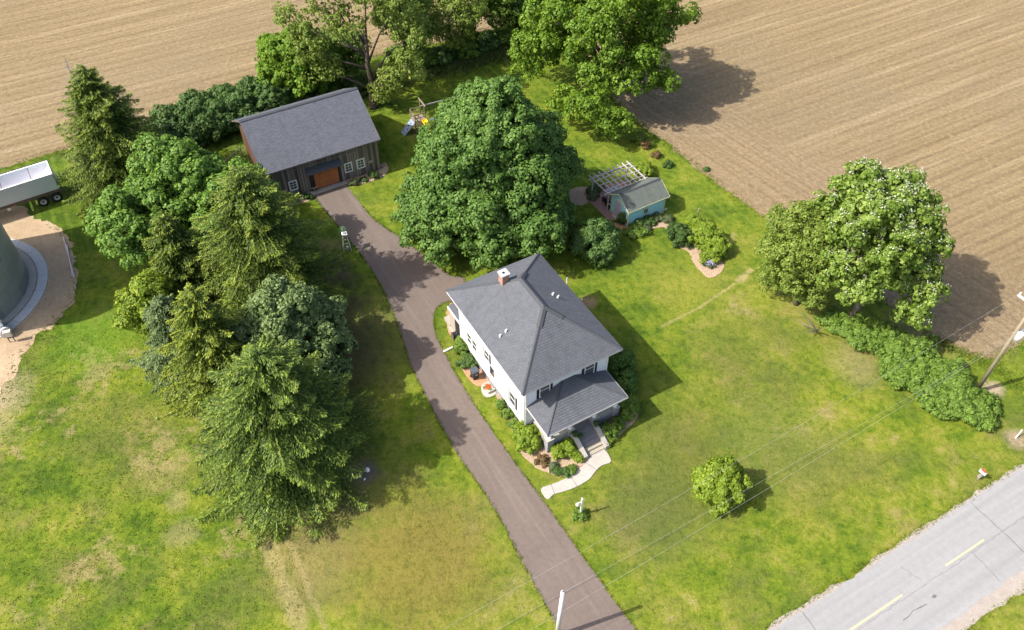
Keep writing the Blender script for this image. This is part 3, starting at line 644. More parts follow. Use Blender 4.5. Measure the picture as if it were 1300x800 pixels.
def tufts(name, pts, mat, seed, hgt=(.12, .3), wid=.05, nb=5, spread=.12, label=None):
    rg = np.random.default_rng(seed); P = np.asarray(pts, float); n = len(P)*nb; ix = np.repeat(np.arange(len(P)), nb)
    a = rg.uniform(0, 2*PI, n); h = rg.uniform(*hgt, n); c = P[ix][:, :2]+rg.normal(size=(n, 2))*spread
    d = np.stack([np.cos(a), np.sin(a)], 1); b = rg.uniform(0, 2*PI, n); w_ = np.stack([np.cos(b), np.sin(b)], 1)*wid
    V = np.zeros((n, 3, 3)); V[:, 0, :2] = c-w_; V[:, 1, :2] = c+w_; V[:, 2, :2] = c+d*h[:, None]*.55; V[:, 2, 2] = h
    o = mesh_np(name, V.reshape(-1, 3), np.arange(n*3).reshape(n, 3), M[mat]); return tag(o, kind='stuff', label=label)

# ---------------------------------------------------------------- farmhouse
def courses(m, a, b, c, d, run=.2, lift=.032, keepuv=True):
    """shingle courses from the eave a-b up to the top d-c (c may equal d)"""
    a, b, c, d = map(Vector, (a, b, c, d)); u = (b-a).normalized(); nrm = u.cross(((c+d)/2-(a+b)/2)).normalized()
    if nrm.z < 0: nrm = -nrm
    Lm = ((c+d)/2-(a+b)/2); Ls = (Lm-u*Lm.dot(u)).length; n = max(1, round(Ls/run))
    for i in range(n):
        t0, t1 = i/n, (i+1)/n
        p0, p1 = a.lerp(d, t0), b.lerp(c, t0); q0, q1 = a.lerp(d, t1), b.lerp(c, t1)
        U = lambda p, t: ((p-a).dot(u)+50, t*Ls)
        m.quad([p0+nrm*lift, p1+nrm*lift, q1, q0], [U(p0, t0), U(p1, t0), U(q1, t1), U(q0, t1)])
        m.quad([p0, p1, p1+nrm*lift, p0+nrm*lift], [U(p0, t0), U(p1, t0), U(p1, t0), U(p0, t0)])
def siding(m, a, b, z0, z1, run=.18, out=.018, outn=None):
    a = Vector(a); b = Vector(b); n = round((z1-z0)/run); o = Vector(outn)
    for i in range(n):
        h0 = z0+(z1-z0)*i/n; h1 = z0+(z1-z0)*(i+1)/n; H = lambda p, h, k: (p.x+o.x*k, p.y+o.y*k, h)
        m.quad([H(a, h0, out), H(b, h0, out), H(b, h1, 0), H(a, h1, 0)]); m.quad([H(a, h0, 0), H(b, h0, 0), H(b, h0, out), H(a, h0, out)])
def wbox(m, ax, pos, lo, hi, z0, z1, d0, d1):
    """box on a wall; ax 'x'/'y' is the wall's normal axis, d0..d1 the depth range in that axis"""
    if ax == 'x': m.b2(min(d0, d1)+pos, max(d0, d1)+pos, lo, hi, z0, z1)
    else: m.b2(lo, hi, min(d0, d1)+pos, max(d0, d1)+pos, z0, z1)
def window(parent, ax, pos, c, z, w_, h, sg=-1, shut=True, fm='white', pm='glass', grid=(1, 2), fw=.07, sm='shutter', shw=.2):
    m = MB(); lo, hi, z0, z1 = c-w_/2, c+w_/2, z, z+h
    wbox(m, ax, pos, lo-fw, lo, z0-fw, z1+fw, 0, sg*.07); wbox(m, ax, pos, hi, hi+fw, z0-fw, z1+fw, 0, sg*.07)
    wbox(m, ax, pos, lo, hi, z1, z1+fw, 0, sg*.072); wbox(m, ax, pos, lo, hi, z0-fw, z0, 0, sg*.085)
    gx, gz = grid
    for i in range(1, gx): k = lo+w_*i/gx; wbox(m, ax, pos, k-.018, k+.018, z0, z1, 0, sg*.05)
    for i in range(1, gz): k = z0+h*i/gz; wbox(m, ax, pos, lo, hi, k-.022, k+.022, 0, sg*.054)
    f = m.build('window', M[fm], parent)
    p = MB(); wbox(p, ax, pos, lo, hi, z0, z1, 0, sg*.03); p.build('pane', M[pm], f)
    if shut:
        for s in (lo-fw-shw-.02, hi+fw+.02):
            q = MB(); wbox(q, ax, pos, s, s+shw, z0-fw, z1+fw, 0, sg*.05)
            for k in range(int(h/.16)): wbox(q, ax, pos, s+.04, s+shw-.04, z0+k*.16, z0+k*.16+.09, sg*.05, sg*.065)
            q.build('shutter', M[sm], f)
    return f
HO = (.76, 36.05, 0)
H = thing('farmhouse', 'white two-storey farmhouse with grey hip roof beside the brown driveway', 'house', HO, R(30))
ha = R(30); hex_ = Vector((math.cos(ha), math.sin(ha))); hey = Vector((-math.sin(ha), math.cos(ha)))
def HW(x, y): q = Vector(HO[:2])+hex_*x+hey*y; return (q.x, q.y)
X0, X1, Y0, Y1, ZE, ZR = .75, 7.97, .75, 11.35, 6.3, 9.2
EW, EL, RH = 8.72, 12.1, 4.36
m = MB(); siding(m, (X0, Y1), (X0, Y0), .75, 6.2, outn=(-1, 0)); siding(m, (X0, Y0), (X1, Y0), .75, 6.2, outn=(0, -1)); siding(m, (X1, Y0), (X1, Y1), .75, 6.2, outn=(1, 0)); siding(m, (X1, Y1), (X0, Y1), .75, 6.2, outn=(0, 1))
m.build('wall', M['siding'], H)
for x, y in ((X0, Y0), (X1, Y0), (X1, Y1), (X0, Y1)): MB().box((x, y, 3.47), (.14, .14, 5.44)).build('corner_board', M['white'], H)
MB().b2(X0+.03, X1-.03, Y0+.03, Y1-.03, -.1, .75).build('foundation', M['block'], H)
# roof: soffit slab, fascia, shingle courses, caps
rf = MB()
e = [(0, 0, ZE), (EW, 0, ZE), (EW, EL, ZE), (0, EL, ZE)]; r1 = (RH, RH, ZR); r2 = (RH, EL-RH, ZR)
courses(rf, e[0], e[1], r1, r1); courses(rf, e[2], e[3], r2, r2); courses(rf, e[3], e[0], r1, r2); courses(rf, e[1], e[2], r2, r1)
roof = rf.build('roof', M['shingle'], H)
m = MB(); m.b2(.03, EW-.03, .03, EL-.03, ZE-.16, ZE-.012); m.build('soffit', M['white'], roof)
m = MB(); m.b2(-.02, .028, -.02, EL+.02, ZE-.14, ZE+.012); m.b2(EW-.028, EW+.02, -.02, EL+.02, ZE-.14, ZE+.012); m.b2(.03, EW-.03, -.02, .028, ZE-.142, ZE+.010); m.b2(.03, EW-.03, EL-.028, EL+.02, ZE-.142, ZE+.010)
m.build('fascia', M['offwhite'], roof)
def capline(a, b, wd=.16, h=.05, n=None, name='ridge_cap', par=None, step=.28):
    a = Vector(a); b = Vector(b); d = b-a; L = d.length; d.normalize(); s = d.cross(Vector((0, 0, 1))).normalized(); up = s.cross(d)
    m = MB(); k = max(1, int(L/step))
    for i in range(k):
        p = a+(b-a)*(i/k); q = a+(b-a)*((i+1)/k); t0 = .03; t1 = .012
        m.quad([p-s*wd-up*.05+up*t0, q-s*wd-up*.05+up*t1, q+up*(h+t1), p+up*(h+t0)]); m.quad([p+up*(h+t0), q+up*(h+t1), q+s*wd-up*.05+up*t1, p+s*wd-up*.05+up*t0])
        m.quad([p-s*wd-up*.05, p-s*wd-up*.05+up*t0, p+up*(h+t0), p+s*wd-up*.05+up*t0, p+s*wd-up*.05])
    return m.build(name, M['cap'], par)
capline(e[0], r1, par=roof, wd=.14); capline(e[1], r1, par=roof, wd=.14); capline(e[2], r2, par=roof, wd=.14); capline(e[3], r2, par=roof, wd=.14)
# raised ridge vents
for a, b in ((r2, r1), (r1, (RH-1.05, RH-1.05, ZR-.70)), (r1, (RH+1.05, RH-1.05, ZR-.70)), (r2, (RH+1.0, RH*0+EL-RH+1.0, ZR-.667))):
    capline(Vector(a)+Vector((0, 0, .035)), Vector(b)+Vector((0, 0, .035)), wd=.22, h=.075, name='ridge_vent', par=roof)
# chimney
cx, cy = 3.45, 8.75
cz = ZE+(EL-cy)*(ZR-ZE)/RH
ch = MB(); ch.b2(cx-.29, cx+.29, cy-.29, cy+.29, cz-.9, cz+.82); ch = ch.build('chimney', M['mortar'], roof)
chb = MB(); rg0 = random.Random(3)
for k in range(14):
    zb = cz-.45+k*.085
    for f in range(4):
        for j in range(3):
            o_ = -.3+(j)*.2+(.05 if k % 2 else -.02); a0, a1 = max(-.3, o_), min(.3, o_+.185)
            if a1-a0 < .03: continue
            if f == 0: chb.b2(cx+a0, cx+a1, cy-.306, cy-.29, zb, zb+.07)
            if f == 1: chb.b2(cx+a0, cx+a1, cy+.29, cy+.306, zb, zb+.07)
            if f == 2: chb.b2(cx-.306, cx-.29, cy+a0, cy+a1, zb, zb+.07)
            if f == 3: chb.b2(cx+.29, cx+.306, cy+a0, cy+a1, zb, zb+.07)
chb.build('chimney_bricks', M['brick'], roof)['kind'] = 'stuff'
cc_ = MB(); T = cz+.82
cc_.b2(cx-.36, cx+.36, cy-.36, cy-.12, T, T+.12); cc_.b2(cx-.36, cx+.36, cy+.12, cy+.36, T, T+.12); cc_.b2(cx-.36, cx-.13, cy-.12, cy+.12, T, T+.118); cc_.b2(cx+.13, cx+.36, cy-.12, cy+.12, T, T+.118)
cc_.build('chimney_cap', M['offwhite'], roof); MB().b2(cx-.13, cx+.13, cy-.12, cy+.12, T-.05, T+.02).build('flue', M['flue_fill'], roof)  # near-black block fills the flue opening
for (x, y) in ((1.02, 5.1), (1.5, 5.06), (6.18, 6.0), (6.46, 5.7)):
    zz_ = ZE+min(x, EW-x)*(ZR-ZE)/RH; MB().tube([(x, y, zz_-.1), (x, y, zz_+.22), (x+.1, y, zz_+.30)], .07, 8).build('vent_pipe', M['white'], roof, True)
# windows: side (left) wall, front wall, far side
window(H, 'x', X0, 9.75, 1.75, .62, 1.15, shut=False, pm='glass'); window(H, 'x', X0, 8.85, 1.75, .62, 1.15, shut=False)
window(H, 'x', X0, 6.7, 2.75, .62, 1.1, shw=.17); window(H, 'x', X0, 2.65, 1.6, .75, 1.35, shw=.17)
for y in (2.65, 5.2, 8.0, 9.9): window(H, 'x', X0, y, 4.35, .75, 1.3)
for y in (2.6, 5.6, 8.8):
    window(H, 'x', X1, y, 1.6, .75, 1.35, sg=1); window(H, 'x', X1, y, 4.35, .75, 1.3, sg=1)
for x in (2.35, 6.35): window(H, 'y', Y0, x, 4.0, .8, 1.35, pm='screen')
window(H, 'y', Y0, 2.2, 1.7, .9, 1.3, shut=False); window(H, 'y', Y0, 6.6, 1.7, 1.2, 1.3, shut=False)
for x in (2.4, 6.2): window(H, 'y', Y1, x, 4.35, .8, 1.3, sg=1)
dm = MB(); dm.b2(3.95, 4.95, Y0-.05, Y0, .95, 3.05); fd = dm.build('front_door', M['shutter'], H); MB().tube([(4.05, Y0-.08, 1.95), (4.05, Y0-.05, 1.95)], .035, 8).build('handle', M['metal'], fd)
# side door with storm door by the small pad
m = MB(); wbox(m, 'x', X0, 5.45, 6.35, .72, 2.85, 0, -.06); sdn = m.build('side_door', M['offwhite'], H)
m = MB(); wbox(m, 'x', X0, 5.58, 6.22, 1.75, 2.7, 0, -.075); m.build('pane', M['glass'], sdn)
MB().b2(.1, X0-.02, 5.5, 6.35, 0, .34).build('door_step', M['conc'], H)
m = MB(); wbox(m, 'x', X0, 9.95, 10.5, -.0, .7, -.02, -.04); m.build('basement_window', M['glass'], H)
# downspouts
m = MB(); m.tube([(.06, .25, ZE-.14), (.3, .5, ZE-.5), (X0-.1, Y0+.02, ZE-.8), (X0-.1, Y0+.02, .3)], .04, 6); m.build('downspout', M['white'], H, True)
m = MB(); m.tube([(EW-.06, .2, ZE-.14), (X1+.1, Y0-.02, ZE-.7), (X1+.1, Y0-.02, 4.3)], .04, 6); m.build('downspout', M['white'], H, True)
q = G(563, 447); q2 = G(582, 439); m = MB(); m.tube([(0, 0, .06), (q2.x-q.x, q2.y-q.y, .16)], .085, 7); o_ = m.build('drain_pipe', M['white'], None, True, (q.x, q.y, 0)); tag(o_, 'white downspout extension lying on the grass between driveway and house', 'drain pipe')
# small pipes seen past the far eave
m = MB(); m.tube([(EW+.05, 7.9, 5.6), (EW+.05, 7.9, 7.0)], .035, 6); m.build('mast', M['white'], H)
m = MB(); m.tube([(X1, 6.1, 5.2), (EW+.25, 6.0, 5.9), (EW+.3, 6.0, 6.15)], .03, 6); m.build('bracket', M['white'], H)
# rear side entry: stoop, lean-to and step beyond the side wall
m = MB(); m.b2(.8, X0+1.6, 11.36, 13.5, 0, 2.6); m.build('entry_wall', M['cream'], H)
m = MB(); courses(m, (.72, 13.6, 2.7), (.72, 11.38, 2.7), (2.3, 11.38, 3.3), (2.3, 13.6, 3.3)); m.b2(.74, 2.3, 11.4, 13.58, 2.5, 2.69); m.build('entry_roof', M['shingle'], H)
m = MB(); m.b2(.64, .72, 11.4, 13.6, 2.52, 2.72); m.build('entry_gutter', M['white'], H)
m = MB(); wbox(m, 'x', .8, 11.75, 12.5, .15, 2.1, 0, -.05); m.build('entry_door', M['black'], H)
m = MB(); m.b2(.5, .78, 11.9, 13.5, 0, .3); m.b2(.7, 1.3, 13.52, 14.6, .0, .40); m.build('entry_stoop', M['cream'], H)
# ---- porch
PE = 3.45; PX0, PX1, PY = .8, 7.95, -2.3; PT = 4.72; pd = Y0-PY
pr = MB(); hx0, hx1 = PX0+pd, PX1-pd
courses(pr, (PX0, PY, PE), (PX1, PY, PE), (hx1, Y0-.02, PT), (hx0, Y0-.02, PT)); courses(pr, (PX0, Y0-.02, PE), (PX0, PY, PE), (hx0, Y0-.02, PT), (hx0, Y0-.02, PT)); courses(pr, (PX1, PY, PE), (PX1, Y0-.02, PE), (hx1, Y0-.02, PT), (hx1, Y0-.02, PT))
proof = pr.build('porch_roof', M['shingle'], H)
capline((PX0, PY, PE), (hx0, Y0-.05, PT), par=proof, wd=.11); capline((PX1, PY, PE), (hx1, Y0-.05, PT), par=proof, wd=.11)
m = MB(); m.b2(PX0+.03, PX1-.03, PY+.03, Y0-.03, PE-.15, PE-.012); m.build('soffit', M['white'], proof)
m = MB(); m.b2(PX0-.03, PX0+.028, PY-.03, Y0-.03, PE-.12, PE+.03); m.b2(PX1-.028, PX1+.03, PY-.03, Y0-.03, PE-.12, PE+.03); m.b2(PX0+.03, PX1-.03, PY-.03, PY+.028, PE-.122, PE+.028); m.build('gutter', M['offwhite'], proof)
bx0, bx1, by = 1.35, 7.75, -1.55
m = MB(); m.b2(bx0, bx1, by, Y0-.01, .82, .98); m.build('porch_floor', M['deck'], H)
for a_ in ((bx0+.02, bx0+.28, by+.4, Y0), (bx1-.28, bx1-.02, by+.4, Y0), (bx0+.47, 3.13, by+.02, by+.26), (5.87, bx1-.47, by+.02, by+.26)):
    w_ = MB().b2(*a_, -.1, 1.42).build('porch_wall', M['block'], H)
    MB().b2(a_[0]-.03, a_[1]+.03, a_[2]-.01, a_[3]-.01, 1.421, 1.49).build('wall_cap', M['conc'], w_)
for x in (bx0+.2, 3.4, 5.6, bx1-.2):
    m = MB(); m.b2(x-.27, x+.27, by-.1, by+.4, -.1, 1.5); p_ = m.build('pier', M['block'], H)
    m = MB(); m.b2(x-.31, x+.31, by-.14, by+.44, 1.501, 1.6); m.build('pier_cap', M['conc'], p_)
    m = MB(); m.lathe([(.2, 1.6), (.2, 1.7), (.15, 1.72), (.115, 3.1), (.17, 3.2), (.17, 3.3)], 12, (x, by+.15, 0)); m.build('porch_column', M['white'], H, True)
for i in range(6):
    m = MB(); yb = by-1.95+i*.32; zt = .16*(i+1); m.b2(3.72, 5.28, yb, yb+.335, -.05 if i == 0 else zt-.17, zt); m.build('step', M['step_t' if i < 2 else 'deck'], H)
for x in (3.52, 5.48):
    m = MB(); n0 = len(m.v)
    pts = [(by-2.05, -.05), (by-2.05, .42), (by-.65, 1.05), (by-.1, 1.05), (by-.1, -.05)]
    A = [(x-.17, y, z) for y, z in pts]; B = [(x+.17, y, z) for y, z in pts]
    m.quad(A[::-1]); m.quad(B)
    for i in range(5): j = (i+1) % 5; m.quad([A[i], A[j], B[j], B[i]])
    m.build('stair_wall', M['conc'], H)
    m = MB(); m.tube([(x, by-1.95, .42), (x, by-1.95, 1.25), (x, by-.5, 1.95)], .022, 6) if x > 5 else m.b2(x-.1, x+.1, by-.6, by-.4, 1.05, 1.1)
    m.build('handrail' if x > 5 else 'post_base', M['wire_dark' if x > 5 else 'conc'], H)
# things on the porch
m = MB(); m.b2(-.5, .5, -.2, .2, .38, .46); tt = thing('porch_bench', 'tan wooden bench behind the porch wall left of the steps', 'bench', (*HW(2.5, -.75), .98), R(30))
m.build('seat', M['door_wood'], tt)
for s in (-.42, .42): MB().b2(s-.03, s+.03, -.18, .18, 0, .38).build('leg', M['post'], tt)
MB().b2(-.5, .5, .2, .24, .46, .85).build('backrest', M['door_wood'], tt)
tt = thing('porch_chair', 'dark chair behind the porch wall right of the steps', 'chair', (*HW(6.6, -.75), .98), R(10))
MB().b2(-.28, .28, -.25, .25, .38, .44).build('seat', M['black'], tt); MB().b2(-.28, .28, .22, .27, .44, .95).build('backrest', M['black'], tt)
for sx in (-.25, .25):
    for sy in (-.22, .22): MB().b2(sx-.02, sx+.02, sy-.02, sy+.02, 0, .38).build('leg', M['black'], tt)
for (x, y, z, lab, sd0) in ((3.85, by-.55, .81, 'small potted plant on the left side of the porch steps', 1), (5.48, by-.38, 1.05, 'potted plant on top of the right stair wall', 2), (3.52, by-.38, 1.05, 'potted plant on top of the left stair wall', 4)):
    tt = thing('potted_plant', lab, 'potted plant', (*HW(x, y), z), 0, 'pots by the porch steps')
    MB().lathe([(0, 0), (.1, 0), (.14, .24), (.11, .24), (.1, .2), (0, .2)], 10).build('pot', M['black'], tt, True); bush('f', '', '', 0, 0, .2, .32, 'boxwood', sd0, parent=tt, n=4, clump=.12, per=22, leaf=.08).location.z = .16
# beds, walk, pad
wk = smooth_poly([G(*p)[:2] for p in ((686.5, 621.5), (699, 616), (713, 610.5), (726, 604), (738, 594), (748, 583), (751, 577), (766, 570.5), (776, 586), (765, 591), (757, 598), (748, 609), (733, 618), (717, 624), (703, 628), (695, 634.5))], 3)
walkpoly = wk; wp = MB()
wp.slab(ragged(wk, .012, .3, 3), -.02, .07); wpo = tag(wp.build('path', M['conc']), kind='structure')
m = MB()
for a, b in (((699.5, 615), (704.5, 628.5)), ((724, 604.5), (733, 618.5)), ((744, 588.5), (758, 597.5))):
    a = G(*a); b = G(*b); d = (b-a).normalized()*.0; n = Vector((-(b-a).y, (b-a).x, 0)).normalized()*.018; m.quad([tuple(a-n+Vector((0, 0, .073))), tuple(b-n+Vector((0, 0, .073))), tuple(b+n+Vector((0, 0, .073))), tuple(a+n+Vector((0, 0, .073)))])
m.build('joint', M['tar'], wpo)
def bed(name, px, mat, z=.02, lab=None, sd=1, local=None):
    pts = smooth_poly([tuple(G(*p)[:2]) for p in px] if local is None else local, 3)
    m = MB(); m.slab(ragged(pts, .06, .2, sd), -.02, z+.03); o = m.build(name, M[mat]); return tag(o, kind='structure')
bed('mulch_bed', ((628, 500), (645, 530), (654, 556), (660, 573), (674, 588), (695, 600), (715, 604), (732, 601), (744, 588), (750, 575), (738, 562), (715, 552), (690, 540), (668, 522), (648, 500)), 'mulch', sd=2)
bed('mulch_bed', ((764, 567), (782, 558), (796, 545), (808, 530), (803, 508), (786, 500), (770, 520), (755, 540)), 'mulch', .02, sd=3)
bed('mulch_bed', ((589, 464), (587, 470), (594, 481), (604, 489), (615, 490), (624, 485), (618, 470), (604, 462)), 'mulch_red', .02, sd=4)
bed('mulch_bed', ((575, 385), (569, 392), (567, 408), (570, 422), (578, 430), (590, 420), (590, 395)), 'mulch_red', .02, sd=5)
# little pad with flower bowl
m = MB(); pp = smooth_poly([tuple(G(*p)[:2]) for p in ((611, 491), (613, 501), (620, 505), (630, 500), (628, 489), (619, 485))], 4); m.slab(pp, 0, .09); tag(m.build('pad', M['conc']), kind='structure')
q = G(620, 494.5); tt = thing('flower_planter', 'planter of orange red flowers on the small concrete pad by the side door', 'planter', (q.x, q.y, .09))
MB().lathe([(0, 0), (.2, 0), (.27, .16), (.24, .16), (.2, .12), (0, .12)], 14).build('bowl', M['boxwood'], tt, True)
rgf = np.random.default_rng(2); nf = 220; pf = rgf.normal(size=(nf, 3))*[.13, .13, .03]+[0, 0, .26]; V, F = leaves(pf, rdir(rgf, nf)+[0, 0, 1.2], rdir(rgf, nf), np.full(nf, .09), np.full(nf, .08)); mesh_np('flowers', V, F, M['flower_red'], tt, 'stuff')
bush('f', '', '', 0, 0, .38, .26, 'hedge', 8, parent=tt, n=6, clump=.12, per=26, leaf=.09)
# wheeled bin
q = G(603, 480); tt = thing('wheelie_bin', 'dark grey wheeled rubbish bin on the mulch against the house side wall', 'bin', (q.x, q.y, .05), R(30))
m = MB(); a = .23; b = .29; m.quad([(-a, -a, .05), (a, -a, .05), (a, a, .05), (-a, a, .05)][::-1])
lo = [(-a, -a, .05), (a, -a, .05), (a, a, .05), (-a, a, .05)]; hi = [(-b, -b, .95), (b, -b, .95), (b, b, .95), (-b, b, .95)]
for i in range(4): j = (i+1) % 4; m.quad([lo[i], lo[j], hi[j], hi[i]])
m.b2(-.31, .31, -.31, .31, .9, .96); m.build('body', M['black'], tt)
m = MB(); L0 = [(-.32, -.33, .965), (.32, -.33, .965), (.32, .35, .965), (-.32, .35, .965)]; L1 = [(-.24, -.24, 1.07), (.24, -.24, 1.07), (.24, .26, 1.07), (-.24, .26, 1.07)]
m.quad(L1); m.quad(L0[::-1])
for i in range(4): j = (i+1) % 4; m.quad([L0[i], L0[j], L1[j], L1[i]])
m.build('lid', M['bin'], tt); MB().tube([(-.25, .37, .92), (.25, .37, .92)], .025, 6).build('handle', M['black'], tt)
MB().b2(-.1, .1, -.305, -.295, .62, .7).build('label', M['offwhite'], tt)
for s in (-.27, .27): MB().tube([(s-.03, .25, .1), (s+.03, .25, .1)], .1, 12).build('wheel', M['rubber'], tt)
q = G(577, 429); tt = thing('hose_reel', 'dark round hose reel standing at the end of the orange mulch', 'hose reel', (q.x, q.y, .04), R(25))
MB().tube([(-.16, 0, .3), (.16, 0, .3)], .3, 16).build('hose', M['black'], tt); MB().tube([(-.2, 0, .3), (-.17, 0, .3)], .34, 16).build('flange', M['rust'], tt); MB().tube([(.17, 0, .3), (.2, 0, .3)], .34, 16).build('flange', M['rust'], tt)
MB().b2(-.22, .22, -.3, -.26, 0, .06).b2(-.22, .22, .26, .3, 0, .06).build('stand', M['rust'], tt)
# ---------------------------------------------------------------- barn
BO = (-13.83, 70.47, 0); BA = R(29)
B = thing('barn', 'weathered dark wooden barn with grey gable roof at the end of the driveway', 'barn', BO, BA)
ba_x = Vector((math.cos(BA), math.sin(BA))); ba_y = Vector((-ba_x.y, ba_x.x))
def BW(x, y): q = Vector(BO[:2])+ba_x*x+ba_y*y; return (q.x, q.y)
BXL, BYD = -11.4, 9.8; RZ_, RY_, EZ_ = 7.0, 4.9, 4.05
m = MB(); m.b2(BXL, 0, .03, BYD, -.1, 3.95)
m.quad([(BXL+.01, .03, 3.95), (BXL+.01, RY_, 6.78), (BXL+.01, BYD, 3.95)][::-1]); m.quad([(-.01, .03, 3.95), (-.01, RY_, 6.78), (-.01, BYD, 3.95)])
m.build('wall', M['barn_dark'], B)
rgb = random.Random(9); nb = 44; bw = 11.4/nb
def board_mesh(w_, h, d=.025):
    mm = MB().b2(0, w_, -d, 0, 0, h); o = mm.build('board', M['barn'], B); return o
b0 = None
for i in range(nb):
    x = BXL+i*bw; h = 3.94
    inside = -7.55 < x+bw/2 < -4.35
    o_ = None
    if b0 is None: b0 = board_mesh(bw-.03, 1.0); o_ = b0
    else: o_ = b0.copy(); C.objects.link(o_)
    z0 = 2.5 if inside else rgb.uniform(-.02, .12)
    o_.location = (x+rgb.uniform(0, .012), .03-rgb.uniform(0, .02), z0); o_.scale = (1, rgb.uniform(.8, 1.3), h-z0); o_.rotation_euler = (0, rgb.uniform(-.004, .004), 0)
gb0 = None
for gx, sgn in ((BXL, -1), (0, 1)):
    ng = 33; gw = BYD/ng
    for i in range(ng):
        y = i*gw; ym = y+gw/2; top = 4.02+(RZ_-EZ_)*(1-abs(ym-RY_)/RY_)-.2
        if gb0 is None: gb0 = MB().b2(0, .03, 0, gw-.025, 0, 1).build('board', M['barnred'], B); o_ = gb0
        else: o_ = gb0.copy(); C.objects.link(o_)
        o_.location = (gx-.03 if sgn < 0 else gx, y+.03, rgb.uniform(0, .06)); o_.scale = (rgb.uniform(.8, 1.3), 1, top)
# horizontal batten and brace shapes on the front
m = MB(); m.box((-5.6, -.03, 3.22), (8.2, .03, .10)); m.box((-6.9, -.035, 3.0), (.9, .03, .07), ry=R(38)); m.box((-4.6, -.035, 3.05), (.9, .03, .07), ry=R(-38)); m.box((-3.9, -.035, 3.3), (.8, .03, .06), ry=R(35))
m.build('batten', M['barn'], B)
MB().b2(-.13, .03, -.05, .04, 0, 3.95).build('corner_post', M['post'], B)
rf = MB(); xl, xr = -11.95, .32
courses(rf, (xl, -.38, EZ_-.14), (xr, -.38, EZ_-.14), (xr, RY_, RZ_), (xl, RY_, RZ_), .14, .015); courses(rf, (xr, 10.18, EZ_-.14), (xl, 10.18, EZ_-.14), (xl, RY_, RZ_), (xr, RY_, RZ_), .14, .015)
br_ = rf.build('roof', M['shingle_barn'], B)
m = MB()
for s in (1, -1):
    ye = -.38 if s > 0 else 10.18; z0 = EZ_-.14
    pts = [(ye, z0-.14), (RY_, RZ_-.14), (RY_, RZ_-.006), (ye, z0-.006)]
    A = [(xl+.02, y, z) for y, z in pts]; Bq = [(xr-.02, y, z) for y, z in pts]
    m.quad(A); m.quad(Bq[::-1])
    for i in (0, 3): j = (i+1) % 4; m.quad([A[i], A[j], Bq[j], Bq[i]])
m.build('roof_deck', M['barn'], br_)
m = MB()
for s in (1, -1):
    ye = -.42 if s > 0 else 10.22
    for X in (xl-.02, xr):
        P_ = [(X, ye, EZ_-.30), (X, RY_, RZ_-.16), (X, RY_, RZ_+.02), (X, ye, EZ_-.12)]; Q_ = [(X+.025, *p[1:]) for p in P_]
        m.quad(P_); m.quad(Q_[::-1])
        for i in range(4): j = (i+1) % 4; m.quad([P_[i], P_[j], Q_[j], Q_[i]])
m.build('rake_board', M['rust'], br_)
capline((xl, RY_, RZ_), (xr, RY_, RZ_), wd=.2, h=.06, par=br_)
m = MB(); m.b2(-7.05, -4.5, -.03, .0, .1, 2.42)
gd = m.build('garage_door', M['door_wood'], B)
for i in range(4):
    m = MB(); z0 = .12+i*.575; m.b2(-7.02, -4.53, -.055, -.032, z0, z0+.55); m.build('door_panel', M['door_wood'], gd)
MB().b2(-7.5, -7.08, -.045, .0, .05, 2.45).build('dark_door_strip', M['shutter'], B); MB().b2(-4.48, -4.3, -.05, .0, .05, 2.5).build('dark_door_strip', M['shutter'], B)  # left strip: darkness of the opening beside the door, put into its colour
m = MB(); courses(m, (-7.75, -.62, 2.42), (-4.1, -.62, 2.42), (-4.1, -.02, 2.98), (-7.75, -.02, 2.98), .14, .012); m.quad([(-7.73, -.60, 2.40), (-4.12, -.60, 2.40), (-4.12, -.03, 2.93), (-7.73, -.03, 2.93)][::-1]); cn_ = m.build('door_canopy', M['cap'], B); m = MB()
for x in (-7.6, -4.25): m.tube([(x, -.05, 1.9), (x, -.56, 2.38)], .04, 5)
m.build('bracket', M['barn'], cn_)
for x, z in ((-9.25, 1.0), (-3.35, 1.05), (-2.02, 1.05)): window(B, 'y', -.0, x, z, .62, .9, shut=False, grid=(2, 3), fw=.13)
m = MB(); m.lathe([(0, 0), (.28, 0), (.28, .03), (0, .03)], 14); so = m.build('oval_sign', M['cream'], B); so.rotation_euler = (R(90), 0, 0); so.scale = (1, .55, 1); so.location = (-.95, -.03, 1.35)
m = MB(); m.slab([BW(-7.9, -.02), BW(-4.0, -.02), BW(-3.9, -.62), BW(-7.7, -.68)], -.02, .06); tag(m.build('door_apron', M['conc']), kind='structure')
bed('mulch_bed', None, 'mulch', .015, sd=8, local=[BW(-3.9, -.0), BW(-3.7, -1.0), BW(-2, -1.5), BW(-.4, -1.4), BW(.7, -.6), BW(.9, .8), BW(.1, .6), BW(.03, -.0)])
bed('mulch_bed', None, 'mulch', .015, sd=9, local=[BW(-11.0, -.05), BW(-10.8, -.9), BW(-9, -1.3), BW(-7.7, -1.1), BW(-7.9, -.05)])
q = G(330+530/7.65, 160+632/7.65); tt = thing('bird_bath', 'pinkish stone bowl on a short foot left of the orange barn door', 'bird bath', (q.x, q.y, 0))
MB().lathe([(0, .45), (.2, .46), (.36, .58), (.38, .56), (.2, .38), (.08, .3), (.08, .1), (.2, 0), (0, 0)], 16).build('bowl', M['mulch'], tt, True)
